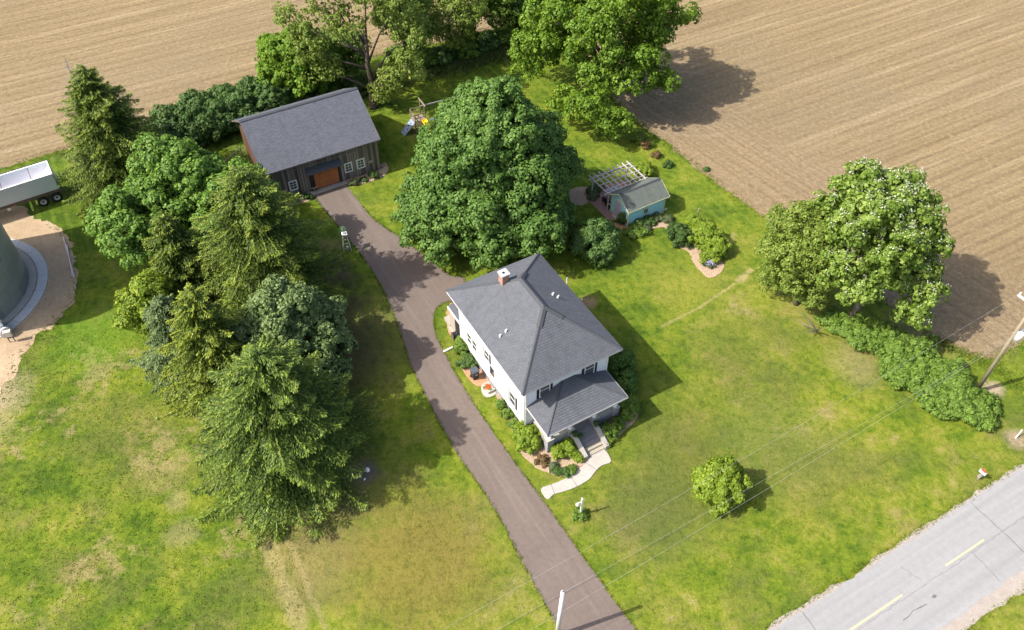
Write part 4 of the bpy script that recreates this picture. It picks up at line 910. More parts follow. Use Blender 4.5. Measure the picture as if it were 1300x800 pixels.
# wooden gate piece beside the barn
g0 = G(292, 212); g1 = G(308, 199); tt = thing('wooden_gate', 'grey wooden rail gate on the grass left of the barn', 'gate', (g0.x, g0.y, 0)); d = g1-g0
for k in (0, .5, 1): MB().box((d.x*k, d.y*k, .6), (.1, .1, 1.2)).build('post', M['deadwood'], tt)
for z in (.5, 1.1): MB().tube([(0, 0, z), (d.x, d.y, z)], .045, 6).build('rail', M['deadwood'], tt)
MB().tube([(0, 0, 1.1), (-.9, -.3, .1)], .045, 6).build('brace', M['deadwood'], tt)
# ---------------------------------------------------------------- silo
SC = Vector((-50.3, 51.9)); SR = 6.42; SH = 11.3
T_ = thing('grain_silo', 'round dark grey steel grain silo on a pale concrete pad at the left edge', 'silo', (SC.x, SC.y, 0))
MB().lathe([(0, .14), (SR+.55, .14), (SR+.62, .10), (SR+.62, -.1)], 96).build('footing', M['conc'], T_)
m = MB().lathe([(SR-.02, .1), (SR-.02, SH)], 96); m.build('inner_wall', M['steel_edge'], T_)
np_ = 15; rows_ = 10; hp = (SH-.12)/rows_; p0 = None
def panel():
    m = MB(); k = 6; a1 = 2*PI/np_
    for i in range(k):
        t0 = a1*(i/k)*.994; t1 = a1*((i+1)/k)*.994
        m.quad([(SR*math.cos(t0), SR*math.sin(t0), 0), (SR*math.cos(t1), SR*math.sin(t1), 0), ((SR-.015)*math.cos(t1), (SR-.015)*math.sin(t1), hp-.03), ((SR-.015)*math.cos(t0), (SR-.015)*math.sin(t0), hp-.03)])
    return m.build('wall_panel', M['silo'], T_, True)
for r_ in range(rows_):
    for j in range(np_):
        if p0 is None: p0 = panel(); o_ = p0
        else: o_ = p0.copy(); C.objects.link(o_)
        o_.location = (0, 0, .13+r_*hp); o_.rotation_euler = (0, 0, 2*PI/np_*(j+(.5 if r_ % 2 else 0)))
m = MB().lathe([(SR+.25, SH-.05), (SR+.2, SH+.05), (.6, SH+3.2), (.6, SH+3.5), (0, SH+3.6)], 60); m.build('roof', M['silo'], T_)
pad = MB().lathe([(SR+.72, -.05), (SR+.72, .075), (7.98, .075), (8.0, .06), (8.0, -.05)], 96, (SC.x, SC.y, 0)).build('silo_pad', M['pad']); tag(pad, kind='structure')
m = MB()
for j in range(24): th = 2*PI*j/24+.1; m.box((SC.x+7.35*math.cos(th), SC.y+7.35*math.sin(th), .0765), (1.25, .02, .003), rz=th)
m.build('joint', M['tar'], pad)
# fan and control box by the silo
q = G(7, 424); tt = thing('aeration_fan', 'blue and white aeration fan with hood at the foot of the silo', 'fan', (q.x, q.y, 0), R(-40))
MB().tube([(-.5, 0, .6), (.35, 0, .6)], .42, 18).build('housing', M['bluemetal'], tt, True); MB().b2(-1.2, -.45, -.4, .4, .25, 1.0).build('duct', M['metal'], tt); MB().tube([(.35, 0, .6), (.55, 0, .6)], .46, 18).build('ring', M['white'], tt)
MB().tube([(.55, 0, .6), (.75, 0, .6)], .16, 12).build('motor', M['black'], tt)
for x in (-.4, .3): MB().b2(x-.03, x+.03, -.35, .35, 0, .25).build('leg', M['metal'], tt)
MB().b2(-.1, .25, -.2, .2, 1.0, 1.25).build('hood', M['white'], tt)
q = G(16.5, 434); tt = thing('control_box', 'pale grey electric box on a post beside the silo fan', 'electric box', (q.x, q.y, 0), R(20))
MB().b2(-.28, .28, -.14, .14, .75, 1.3).build('box', M['metal'], tt); MB().b2(-.3, .3, -.17, .17, 1.3, 1.34).build('lid', M['offwhite'], tt)
for s in (-.2, .2): MB().b2(s-.03, s+.03, -.03, .03, 0, .75).build('post', M['rust'], tt)
for (a, b, lb) in (((81, 302), (95, 353), 'long white pipe lying in the silo shadow, left one of two'), ((85.5, 312), (92.5, 351), 'shorter white pipe lying in the silo shadow, right one of two')):
    p = G(*a); q = G(*b); tag(MB().tube([(0, 0, .09), (q.x-p.x, q.y-p.y, .05)], .06, 7).build('pipe', M['offwhite'], None, True, (p.x, p.y, 0)), lb, 'pipe', 'white pipes lying by the silo')
# ---------------------------------------------------------------- grain trailer
ta = R(32); q = G(66, 221.5, 3.2); T_ = thing('grain_trailer', 'open white and pale blue grain trailer parked at the left edge', 'trailer', (q.x, q.y, 0), ta)
LT = 11.5; WT = 2.45; zt, zb_ = 3.2, 1.45
m = MB(); 
A = [(-LT, 0), (0, 0), (0, WT), (-LT, WT)]
# side sheets with a real thickness
m.b2(-LT, .0, 0, .06, zb_, zt); m.b2(-LT, 0, WT-.06, WT, zb_, zt); m.b2(-LT, -LT+.06, .06, WT-.06, zb_, zt)
m.quad([(0, .06, zt), (0, WT-.06, zt), (.25, WT-.06, zb_-.1), (.25, .06, zb_-.1)][::-1]); m.build('side_panel', M['trailer'], T_)
m = MB(); hp_ = [(-LT+.1, -LT/2-.1), (-LT/2+.1, -.05)]
for a, b in hp_:
    cxx = (a+b)/2; top = [(a, .065, 2.95), (b, .065, 2.95), (b, WT-.065, 2.95), (a, WT-.065, 2.95)]; top2 = [(a, .4, 1.8), (b, .4, 1.8), (b, WT-.4, 1.8), (a, WT-.4, 1.8)]; bot = [(cxx-.4, .9, .75), (cxx+.4, .9, .75), (cxx+.4, WT-.9, .75), (cxx-.4, WT-.9, .75)]
    for i in range(4):
        j = (i+1) % 4
        m.quad([top[i], top[j], bot[j], bot[i]])
m.build('hopper', M['trailer_in'], T_)
m = MB(); m.b2(-LT-.03, .03, -.05, .09, zt, zt+.09); m.b2(-LT-.03, .03, WT-.09, WT+.05, zt, zt+.09); m.b2(-.09, .04, .09, WT-.09, zt, zt+.088); m.b2(-LT-.03, -LT+.09, .09, WT-.09, zt, zt+.088); m.build('top_rail', M['white'], T_)
for x in (-1.9, -4.6, -7.6): MB().tube([(x, .06, zt-.1), (x, WT-.06, zt-.1)], .035, 6).build('cross_bar', M['rust'], T_)
MB().tube([(-LT, WT+.12, zt+.05), (0, WT+.12, zt+.05)], .07, 8).build('rolled_tarp', M['black'], T_)
m = MB(); m.b2(-LT, .3, .0, .12, zb_-.32, zb_-.02); m.b2(-LT, .3, WT-.12, WT, zb_-.32, zb_-.02)
for x in (.2, -1.5, -2.9): m.b2(x-.06, x+.06, .12, WT-.12, zb_-.3, zb_-.04)
m.build('frame', M['rust'], T_)
for k in range(8): MB().b2(-.5-k*1.3, -.38-k*1.3, -.012, -.003, zb_-.24, zb_-.16).build('reflector', M['red'], T_)
MB().tube([(.1, -.05, zt), (.3, -.05, zb_-.3)], .025, 6).build('ladder_rail', M['rust'], T_)
for x in (-.55, -1.85):
    for y in (.12, WT-.12):
        s = -1 if y < 1 else 1
        m = MB(); wz = .52
        prof = [(.27, -.15), (.5, -.14), (.53, -.1), (.53, .1), (.5, .14), (.27, .15)]
        m.lathe(prof, 24); wh = m.build('wheel', M['rubber'], T_, True); wh.rotation_euler = (R(90), 0, 0); wh.location = (x, y, wz)
        m = MB(); m.lathe([(.0, .02*1), (.14, .03), (.16, .09), (.25, .1), (.29, .155), (.27, .155)] if s < 0 else [(0, -.02), (.14, -.03), (.16, -.09), (.25, -.1), (.29, -.155), (.27, -.155)], 20); rm = m.build('rim', M['rim'], wh, True)
        m = MB(); m.lathe([(0, .1), (.1, .1), (.1, .0)], 12) if s < 0 else m.lathe([(0, -.1), (.1, -.1), (.1, 0)], 12); m.build('hub', M['rust'], wh)
MB().tube([(-1.2, .2, .52), (-1.2, WT-.2, .52)], .07, 6).build('axle', M['rust'], T_)
MB().box((-4.9, -.02, .95), (.3, .12, .2)).build('lamp', M['white'], T_)
for s in (.3, WT-.3): MB().b2(-9.6, -9.48, s-.06, s+.06, 0, 1.2).build('landing_leg', M['rust'], T_)
# ---------------------------------------------------------------- garden shed, pergola
SO = (11.25, 61.28, 0); sa = R(30.5); s_x = Vector((math.cos(sa), math.sin(sa))); s_y = Vector((-s_x.y, s_x.x))
def SW(x, y): q = Vector(SO[:2])+s_x*x+s_y*y; return (q.x, q.y)
D = thing('garden_shed', 'small turquoise garden shed with green grey roof and lilac door', 'shed', SO, sa)
sl, sw_, se, srz, sry = 4.3, 2.8, 2.2, 3.25, 1.4
m = MB(); siding(m, (0, 0), (sl, 0), 0, se+.05, .15, .014, (0, -1)); siding(m, (sl, 0), (sl, sw_), 0, se+.05, .15, .014, (1, 0)); siding(m, (sl, sw_), (0, sw_), 0, se+.05, .15, .014, (0, 1)); siding(m, (0, sw_), (0, 0), 0, se+.05, .15, .014, (-1, 0))
for X in (0, sl): m.quad([(X, 0, se+.05), (X, sw_, se+.05), (X, sry, srz-.06)] if X else [(X, 0, se+.05), (X, sry, srz-.06), (X, sw_, se+.05)])
m.build('wall', M['shed'], D)
m = MB(); courses(m, (-.32, -.3, se-.02), (sl+.3, -.3, se-.02), (sl+.3, sry, srz), (-.32, sry, srz), .14, .012); courses(m, (sl+.3, sw_+.3, se-.02), (-.32, sw_+.3, se-.02), (-.32, sry, srz), (sl+.3, sry, srz), .14, .012); sr_ = m.build('roof', M['shingle_shed'], D)
m = MB()
for X in (-.35, sl+.3):
    for ye in (-.32, sw_+.32):
        P_ = [(X, ye, se-.15), (X, sry, srz-.12), (X, sry, srz+.005), (X, ye, se-.03)]; Q_ = [(X+.04, *p[1:]) for p in P_]
        m.quad(P_); m.quad(Q_[::-1])
        for i in range(4): j = (i+1) % 4; m.quad([P_[i], P_[j], Q_[j], Q_[i]])
m.b2(-.3, sl+.29, -.335, -.3, se-.13, se-.02); m.b2(-.3, sl+.29, sw_+.3, sw_+.335, se-.13, se-.02); m.build('trim', M['shedtrim'], sr_)
m = MB(); m.quad([(-.3, -.28, se-.06), (sl+.28, -.28, se-.06), (sl+.28, sry, srz-.04), (-.3, sry, srz-.04)][::-1]); m.quad([(-.3, sw_+.28, se-.06), (sl+.28, sw_+.28, se-.06), (sl+.28, sry, srz-.04), (-.3, sry, srz-.04)]); m.build('roof_deck', M['shedtrim'], sr_)
capline((-.32, sry, srz), (sl+.3, sry, srz), wd=.13, h=.04, par=sr_)
for x, y in ((0, 0), (sl, 0), (sl, sw_), (0, sw_)): MB().box((x, y, se/2), (.13, .13, se)).build('corner_trim', M['shedtrim'], D)
m = MB(); m.b2(-.05, -.015, 1.35, 2.05, .1, 2.0); dd = m.build('door', M['lilac_door'], D); m = MB(); m.b2(-.06, -.01, 1.27, 1.349, .1, 2.08); m.b2(-.06, -.01, 2.051, 2.13, .1, 2.08); m.b2(-.058, -.01, 1.35, 2.05, 2.0, 2.08); m.build('frame', M['shedtrim'], dd)
m = MB(); m.b2(-.3, -.08, 1.2, 2.2, 0, .1); m.build('door_step', M['conc'], D)
window(D, 'y', 0, 2.05, .95, .42, .55, shut=False, fm='shedtrim', grid=(2, 1), fw=.07); window(D, 'x', 0, .55, .9, .4, .7, shut=False, fm='shed', grid=(1, 1), fw=.06)
m = MB(); m.b2(sl+.05, sl+.75, .15, .28, .02, .12); m.build('sill_beam', M['shedtrim'], D)
PG = thing('pergola', 'weathered white pergola behind the turquoise shed over the brick patio', 'pergola', SO, sa)
pz = 2.35
for i in range(9):
    x = -.55+i*.575; MB().b2(x-.035, x+.035, 2.85, 6.15, pz, pz+.14).build('rafter', M['pergola'], PG)
for i, y in enumerate((3.3, 4.2, 5.0)): MB().b2(-.75, 4.3, y-.03, y+.03, pz+.142, pz+.2).build('slat', M['pergola'], PG)
for y in (5.75, 3.02): MB().b2(-.8, 4.35, y-.045, y+.045, pz-.2, pz-.002).build('beam', M['pergola'], PG)
for x in (-.3, 3.9): MB().b2(x-.06, x+.06, 5.69, 5.81, 0, pz-.2).build('post', M['pergola'], PG)
for x in (-.3, 3.9): MB().b2(x-.05, x+.05, 2.97, 3.07, 0, pz-.2).build('post', M['pergola'], PG)
m = MB(); m.slab([SW(-1.0, 2.0), SW(-.05, 1.0), SW(-.02, 2.82), SW(4.0, 2.82), SW(4.1, 6.0), SW(1.3, 6.6), SW(-.8, 6.5), SW(-1.0, 5.0)], -.02, .05); pt = tag(m.build('patio', M['paving']), kind='structure')
bed('mulch_bed', None, 'mulch', .015, sd=12, local=[SW(-.9, 5.2), SW(-2.0, 5.0), SW(-2.6, 5.8), SW(-2.3, 7.2), SW(-.9, 7.6), SW(.2, 6.9), SW(-.8, 6.4)])
bed('mulch_bed', None, 'mulch_red', .015, sd=13, local=[SW(-.3, 1.2), SW(-.8, 1.0), SW(-1.0, .2), SW(-.3, -.9), SW(.6, -1.3), SW(.4, -.3), SW(-.05, -.1)])
bed('mulch_bed', None, 'mulch', .02, sd=14, local=[(15.9, 61.9), (14.6, 62.5), (13.4, 61.6), (12.6, 61.6), (11.6, 61.2), (12.6, 60.6), (13.9, 61.1), (14.9, 61.3), (15.7, 60.3), (16.2, 60.9)])
bed('mulch_bed', None, 'mulch', .02, sd=15, local=[(15.8, 58.6), (16.7, 57.8), (17.0, 56.3), (17.4, 55.3), (18.1, 54.3), (19.2, 54.8), (19.7, 55.9), (19.3, 57.2), (18, 58.8), (16.8, 59.4)])
def garden_chair(px, rz, lb):
    q = G(*px); t = thing('garden_chair', lb, 'chair', (q.x, q.y, .05), rz, 'dark chairs on the patio')
    MB().b2(-.32, .32, -.28, .28, .36, .42).build('seat', M['black'], t); MB().box((0, .32, .72), (.62, .05, .62), rx=R(-14)).build('backrest', M['black'], t)
    for sx in (-.3, .3): MB().b2(sx-.025, sx+.025, -.3, .3, .58, .62).b2(sx-.02, sx+.02, -.28, -.24, 0, .58).b2(sx-.02, sx+.02, .24, .28, 0, .58).build('leg', M['black'], t)
garden_chair((769, 259), R(150), 'dark reclining chair on the brick patio left of the shed wall'); garden_chair((772.5, 262), R(150), 'dark chair nearest the shed door on the brick patio')
q = SW(1.5, 4.6); tt = thing('garden_table', 'blue grey table on the patio under the pergola', 'table', (q[0], q[1], .05), sa)
MB().b2(-.9, .9, -.4, .4, .68, .73).build('tabletop', M['bluegrey'], tt)
for sx in (-.8, .8):
    for sy in (-.33, .33): MB().b2(sx-.03, sx+.03, sy-.03, sy+.03, 0, .68).build('leg', M['bluegrey'], tt)
q = SW(.35, 3.25); tt = thing('storage_box', 'blue and white striped cushion box at the shed back wall', 'box', (q[0], q[1], .05), sa)
MB().b2(-.4, 1.4, -.2, .25, 0, .6).build('body', M['black'], tt)
for k in range(5): MB().b2(-.38+k*.36, -.16+k*.36, -.18, .24, .601, .66).build('cushion', M['bluegrey' if k % 2 else 'offwhite'], tt)
q = G(883, 284); tag(MB().tube([(0, 0, 0), (.03, .03, 1.0), (.05, .02, 1.95)], [.09, .085, .08], 8).build('wooden_post', M['post'], None, False, (q.x, q.y, 0)), 'tan wooden post standing on the lawn behind the golden shrub', 'post')
# ---------------------------------------------------------------- play set
q = G(532, 163); PS = thing('play_tower', 'weathered wooden play tower with yellow slide and swing beam', 'play set', (q.x, q.y, 0), R(28))
for sx in (-.6, .6):
    for sy in (-.6, .6): MB().b2(sx-.05, sx+.05, sy-.05, sy+.05, 0, 2.3 if sx < 0 else 3.1).build('post', M['play'], PS)
MB().b2(-.65, .65, -.65, .65, 1.3, 1.38).build('platform', M['play'], PS)
for z in (1.75, 2.2):
    MB().b2(-.64, .64, -.67, -.62, z, z+.09).build('rail', M['play'], PS); MB().b2(-.64, .64, .62, .67, z, z+.09).build('rail', M['play'], PS); MB().b2(-.67, -.62, -.61, .61, z, z+.09).build('rail', M['play'], PS)
MB().b2(.56, .66, -.95, .95, 3.1, 3.22).build('top_beam', M['play'], PS)
for k in range(5): MB().b2(-.5, .5, -.66, -.63, .3+k*.22, .36+k*.22).build('rung', M['play'], PS)
MB().box((2.6, .2, 2.5), (4.2, .1, .14), ry=R(2)).build('swing_beam', M['deadwood'], PS)
for s in (-.8, .8): MB().tube([(4.55, .2, 2.45), (4.9, .2+s, 0)], .05, 6).build('leg', M['deadwood'], PS)
for x in (1.5, 2.0, 3.0, 3.5): MB().tube([(x, .2, 2.4), (x, .2, .6)], .012, 4).build('chain', M['wire_dark'], PS)
for x in (1.75, 3.25): MB().b2(x-.25, x+.25, .08, .32, .56, .6).build('swing_seat', M['bluemetal'], PS)
# slide: curved chute with raised sides
m = MB(); n_ = 12; L_s = 2.7; prev = None
for i in range(n_+1):
    t_ = i/n_; y = -.65-t_*L_s*.92; z = 1.32*(1-t_)**1.0+.12*math.sin(t_*PI*2)+.12*(t_ > .85)*0+.08; x = .35+.12*math.sin(t_*PI)
    ring = [(x-.27, y, z+.18), (x-.27, y, z-.04), (x-.2, y, z), (x+.2, y, z), (x+.27, y, z-.04), (x+.27, y, z+.18), (x+.22, y, z+.18), (x+.18, y, z+.03), (x-.18, y, z+.03), (x-.22, y, z+.18)]
    if prev:
        for a in range(10): b = (a+1) % 10; m.quad([prev[a], prev[b], ring[b], ring[a]])
    prev = ring
m.build('slide', M['yellow'], PS, True)
for s in (.12, .58): MB().b2(s-.03, s+.03, -3.1, -3.04, 0, .2).build('slide_leg', M['yellow'], PS)
m = MB(); m.box((-1.35, -.2, .66), (1.9, 1.0, .07), ry=R(-44)); 
for k in range(14): rg1 = random.Random(k); m.box((-1.9+rg1.uniform(0, 1.15), -.6+rg1.uniform(0, .8), 0), (.01, .01, .01))
cw = m.build('climbing_wall', M['bluegrey'], PS)
for k in range(9):
    rg1 = random.Random(k+5); f = (k+.5)/9; MB().lathe([(0, .06), (.05, .055), (.09, 0)], 7, (-2.0+f*1.25, -.2+rg1.uniform(-.38, .38), .08+f*1.22)).build('climbing_hold', M['black' if k % 2 else 'offwhite'], cw)
# ---------------------------------------------------------------- small garden windmill
q = G(441, 317); WM = thing('garden_windmill', 'small white garden windmill tower with pale green wheel beside the driveway', 'garden windmill', (q.x, q.y, 0), R(15))
hh = 2.0
for sx in (-1, 1):
    for sy in (-1, 1): MB().tube([(sx*.38, sy*.38, 0), (sx*.14, sy*.14, hh)], .028, 5).build('leg', M['offwhite'], WM)
m = MB()
for z in (.5, 1.0, 1.5):
    k = .38-(.24)*z/hh; P_ = [(-k, -k, z), (k, -k, z), (k, k, z), (-k, k, z)]
    for i in range(4): m.tube([P_[i], P_[(i+1) % 4]], .015, 4)
m.build('brace', M['offwhite'], WM)
MB().b2(-.25, .25, -.25, .25, hh, hh+.06).build('platform', M['white'], WM); MB().b2(-.13, .13, -.13, .13, hh+.06, hh+.16).build('bearing', M['metal'], WM)
m = MB()
for k in range(12):
    a = 2*PI*k/12; b = a+.38; m.quad([(-.12+.1*math.cos(a), .28, hh+.35+.1*math.sin(a)), (-.12+.36*math.cos(a), .26, hh+.35+.36*math.sin(a)), (-.12+.36*math.cos(b), .31, hh+.35+.36*math.sin(b)), (-.12+.1*math.cos(b), .29, hh+.35+.1*math.sin(b))])
m.tube([(-.12, .24, hh+.35), (-.12, .33, hh+.35)], .09, 10); m.build('wheel', M['greenpaint'], WM)
MB().tube([(-.12, .3, hh+.35), (.1, -.2, hh+.4)], .02, 5).build('tail_rod', M['rust'], WM); MB().b2(.05, .08, -.45, -.2, hh+.28, hh+.5).build('tail', M['post'], WM)
MB().tube([(.05, -.1, .0), (.05, -.1, .5)], .1, 8).build('pump', M['metal'], WM)
# ---------------------------------------------------------------- lamp post, mailbox, stake, stones
q = G(737, 654); LP = thing('lamp_post', 'white post with a round white lantern standing in a low shrub by the walk', 'lamp post', (q.x, q.y, 0), R(20))
MB().b2(-.06, .06, -.06, .06, 0, 2.3).build('post', M['white'], LP); MB().lathe([(.0, .1), (.09, .02), (.09, 0), (0, 0)], 4, (0, 0, 2.3)).build('finial', M['white'], LP)
MB().b2(-.35, -.06, -.025, .025, 1.85, 1.9).build('arm', M['white'], LP)
MB().lathe([(0, -.2), (.08, -.18), (.13, -.1), (.14, .0), (.09, .08), (0, .12)], 14, (-.34, 0, 1.72)).build('lantern', M['offwhite'], LP, True)
q = G(1241.5, 608); MBX = thing('mailbox', 'mailbox with red and white top on a grey post beside the road', 'mailbox', (q.x, q.y, 0), RA); MBX.scale = (.85,)*3
MB().b2(-.06, .06, -.06, .06, 0, .95).build('post', M['deadwood'], MBX); MB().b2(-.16, .16, -.2, .28, .95, 1.0).build('shelf', M['deadwood'], MBX)
m = MB(); pr_ = [(-.14, 0), (.14, 0), (.14, .14), (.1, .22), (0, .25), (-.1, .22), (-.14, .14)]
A = [(x, -.3, 1.0+z) for x, z in pr_]; Bq = [(x, .3, 1.0+z) for x, z in pr_]; m.quad(A[::-1]); m.quad(Bq)
for i in range(7): j = (i+1) % 7; m.quad([A[i], A[j], Bq[j], Bq[i]])
m.build('box', M['offwhite'], MBX); MB().b2(-.08, .08, -.24, .24, 1.245, 1.262).build('stripe', M['red'], MBX); MB().b2(.145, .16, -.1, -.07, 1.05, 1.38).b2(.145, .16, -.1, .06, 1.3, 1.38).build('flag', M['red'], MBX)
MB().b2(-.2, .05, -.14, .14, .4, .62).build('paper_tube', M['deadwood'], MBX)
q = G(1289, 556.5); tag(MB().tube([(0, 0, 0), (.35, .3, .75)], [.06, .05], 7).build('marker_post', M['offwhite'], None, False, (q.x, q.y, 0)), 'short leaning white marker post in a bare patch near the road', 'marker post')
for k, (px, s, lb) in enumerate((((457, 605), .14, 'small white stone, left one of three under the big spruce'), ((463, 608.5), .12, 'smallest white stone, front one of three under the big spruce'), ((466.5, 596.5), .24, 'largest white stone of three under the big spruce'))):
    q = G(*px); m = MB(); m.lathe([(0, s*.6), (s*.6, s*.45), (s, .0)], 7); o_ = m.build('stone', M['white'], None, False, (q.x, q.y, 0)); o_.scale = (1, .7, 1); o_.rotation_euler = (0, 0, k); tag(o_, lb, 'stone', 'white stones')
q = G(546, 671)
# ---------------------------------------------------------------- utility poles and wires
def wire(name, lab, a, b, sag, rad, mat, group='overhead wires along the road'):
    a = Vector(a); b = Vector(b); n = 26; P_ = [a.lerp(b, i/n)-Vector((0, 0, sag*4*(i/n)*(1-i/n)))-a for i in range(n+1)]
    return tag(MB().tube(P_, rad, 5).build(name, M[mat], None, True, tuple(a)), lab, 'wire', group)
q = G(1238.5, 497.5); UP = thing('utility_pole', 'tall brown wooden utility pole with transformer at the end of the hedge', 'utility pole', (q.x, q.y, 0)); pb = q.copy()
MB().tube([(0, 0, -.2), (0, 0, 6), (0, 0, 11.3)], [.17, .145, .12], 12).build('pole', M['post'], UP, True)
wd = Vector((math.cos(R(31)), math.sin(R(31)), 0)); wn_ = Vector((-wd.y, wd.x, 0))
m = MB(); m.box((0, 0, 10.2), (.12, 2.6, .14), rz=R(31)); ca = m.build('cross_arm', M['offwhite'], UP)
for s in (-1.2, .45, 1.2): v = wn_*s; MB().lathe([(0, .28), (.05, .26), (.07, .18), (.04, .14), (.07, .1), (.04, 0)], 8, (v.x, v.y, 10.27)).build('insulator', M['white'], ca, True)
v = wd*.12+Vector((.1, -.2, 0)); v = Vector((.32, -.12, 0)); MB().tube([(v.x, v.y, 6.6), (v.x, v.y, 7.5)], .27, 14).build('transformer', M['white'], UP, True); MB().tube([(v.x, v.y, 7.5), (v.x, v.y, 7.75)], .05, 6).build('bushing', M['metal'], UP)
for z in (5.9, 7.2): MB().tube([(-.2, .05, z), (.2, -.02, z+.02)], .05, 6).build('clamp', M['metal'], UP)
q = G(708, 804); LPp = thing('utility_pole', 'short pale grey utility pole beside the driveway at the bottom edge', 'utility pole', (3.0, 21.3, 0)); lt = G(714.5, 751.3, 6.2)
LPp.location = (lt.x-.12, lt.y-.25, 0)
MB().tube([(0, 0, -.2), (.12, .25, 6.2)], [.155, .125], 12).build('pole', M['offwhite'], LPp, True); MB().tube([(.12, .25, 6.2), (.12, .25, 6.22)], .05, 8).build('pole_top', M['cap'], LPp)
P9 = Vector((pb.x, pb.y, 0))
for s, lb in ((1.2, 'thin overhead wire from the far end of the pole cross arm'), (-1.2, 'thin overhead wire from the road end of the pole cross arm')):
    a = P9+wn_*s+Vector((0, 0, 10.5)); wire('power_line', lb, a, a-wd*60, .9, .0045, 'wire'); wire('power_line', lb+', continuing to the right', a, a+wd*45, .7, .0045, 'wire')
lt_ = (lt.x, lt.y, 6.1); wire('power_line', 'thin pale wire between the two utility poles', (P9.x, P9.y, 6.9), lt_, .35, .0045, 'wire'); wire('service_cable', 'thick dark twisted cable between the two utility poles', (P9.x, P9.y, 6.0), (lt.x, lt.y, 5.75), .35, .009, 'wire_dark')
wire('power_line', 'thin pale wire leaving the short pole to the left', lt_, (lt.x-34, lt.y-19, 6.3), .4, .0045, 'wire'); wire('service_cable', 'thick dark cable leaving the short pole to the left', (lt.x, lt.y, 5.75), (lt.x-34, lt.y-19, 6.0), .4, .009, 'wire_dark')
ORD = ['first','second','third','fourth','fifth','sixth','seventh','eighth','ninth','tenth','eleventh','twelfth','thirteenth','last']
WHERE = ['left of the willow trunk', 'right behind the willow trunk', 'third right of the willow', 'fourth right of the willow', 'below the pale leaning tree', 'right of the pale leaning tree', 'under the left dark tree', 'nearest the big bright tree', 'below the slender tree', 'behind the slender tree']
# ---------------------------------------------------------------- trees
broad_tree('maple_tree', 'huge dense dark green maple with rounded crown behind the house', 'tree', (-2.0, 61.8), (-2.1, 61.5, 4.6), 8.2, 10.7, 92, 1.9, 'maple', seed=11, clump=.55, per=52, leaf=.25, zlow=-.30, shape=1.2, r0=.5, nlimb=4, extra=(((-8.6, 62.0, 2.6), (1.7, 1.6, 1.5)), ((-8.4, 57.9, 2.6), (1.9, 1.9, 1.7)), ((-6.6, 56.2, 2.4), (1.7, 1.7, 1.5))), dens=.95, inner=.5)
# airy tree at the field edge
rgT = np.random.default_rng(21)
lob = dome_lobes(rgT, (-.5, 0, 9.0), 8.1, 6.4, 36, 1.75, -.7, 1.0, False)
lob += [((0, 0, 9), (3.4, 3.4, 3)), ((-8.6, -2, 6.0), (1.6, 1.6, 3.0)), ((-2.0, -9.0, 4.2), (2.2, 2.0, 1.8)), ((-4.3, -6.8, 3.3), (1.7, 1.7, 1.7)), ((.4, -10.0, 3.0), (1.9, 1.4, 1.3)), ((6.2, -5.8, 5.4), (1.3, 1.3, 1.2)), ((8.0, 1.5, 9.0), (1.9, 1.8, 1.5)), ((2.5, -6.5, 6), (2.2, 2, 2)), ((-6, 3, 4), (2.6, 2.2, 2.4))]
broad_tree('elm_tree', 'large bright green spreading tree at the right field edge, cut by the photo top', 'tree', (10.2, 84.5), (10.2, 84.0, 9.0), 9, 6.6, 0, 0, 'elm', seed=22, lobes=lob, clump=.56, per=38, leaf=.27, r0=.55, nlimb=20, dens=.82, inner=.3, jag=.45, droop=.4)
# catalpa
broad_tree('catalpa_tree', 'big light green tree with white blossom on the right field edge', 'tree', (30.2, 49.6), (29.1, 50.1, 8.7), 5.2, 6.3, 46, 1.3, 'catalpa', bark='bark2', seed=33, clump=.46, per=34, leaf=.26, dens=.85, inner=.3, blossom=.6, r0=.35, nlimb=12, jag=.45, fill=False, zlow=-.8, extra=(((33.2, 46.8, 6.0), (1.5, 1.4, 1.3)), ((32.6, 45.9, 4.2), (1.2, 1.2, 1.1)), ((29.1, 50, 8.8), (3.0, 3.0, 3.4))))
broad_tree('locust_tree', 'olive green fine leaved tree standing left against the blossoming tree', 'tree', (25.4, 51.0), (25.0, 51.2, 5.8), 3.3, 5.8, 34, 1.1, 'locust', seed=34, clump=.42, per=44, leaf=.16, dens=.95, inner=.4, r0=.2, nlimb=5, zlow=-.8)
rgd = np.random.default_rng(5); tt = thing('dead_branches', 'bare grey dead branches poking from the thicket below the olive green tree', 'branches', (26.3, 47.6, 0)); m = MB()
for k in range(14):
    a = rgd.uniform(2.2, 4.6); e_ = rgd.uniform(.3, 1.3); L = rgd.uniform(1.4, 2.8); p1 = (math.cos(a)*L*.5, math.sin(a)*L*.4, .4+e_*L*.5); m.tube([(0, 0, .1), p1, (p1[0]*1.9, p1[1]*1.9, p1[2]*1.5)], [.04, .025, .008], 4)
m.build('branch', M['deadwood'], tt)
bush('round_tree', 'small round yellow green tree alone on the front lawn', 'tree', 15.0, 31.7, 1.75, 3.7, 'yellowleaf', 41, n=16, clump=.34, per=56, leaf=.17)
bush('lilac_bush', 'large round dark lilac bush between the maple and the shed', 'shrub', 7.9, 57.6, 2.25, 3.6, 'lilac', 42, n=18, clump=.4, per=58, leaf=.19)
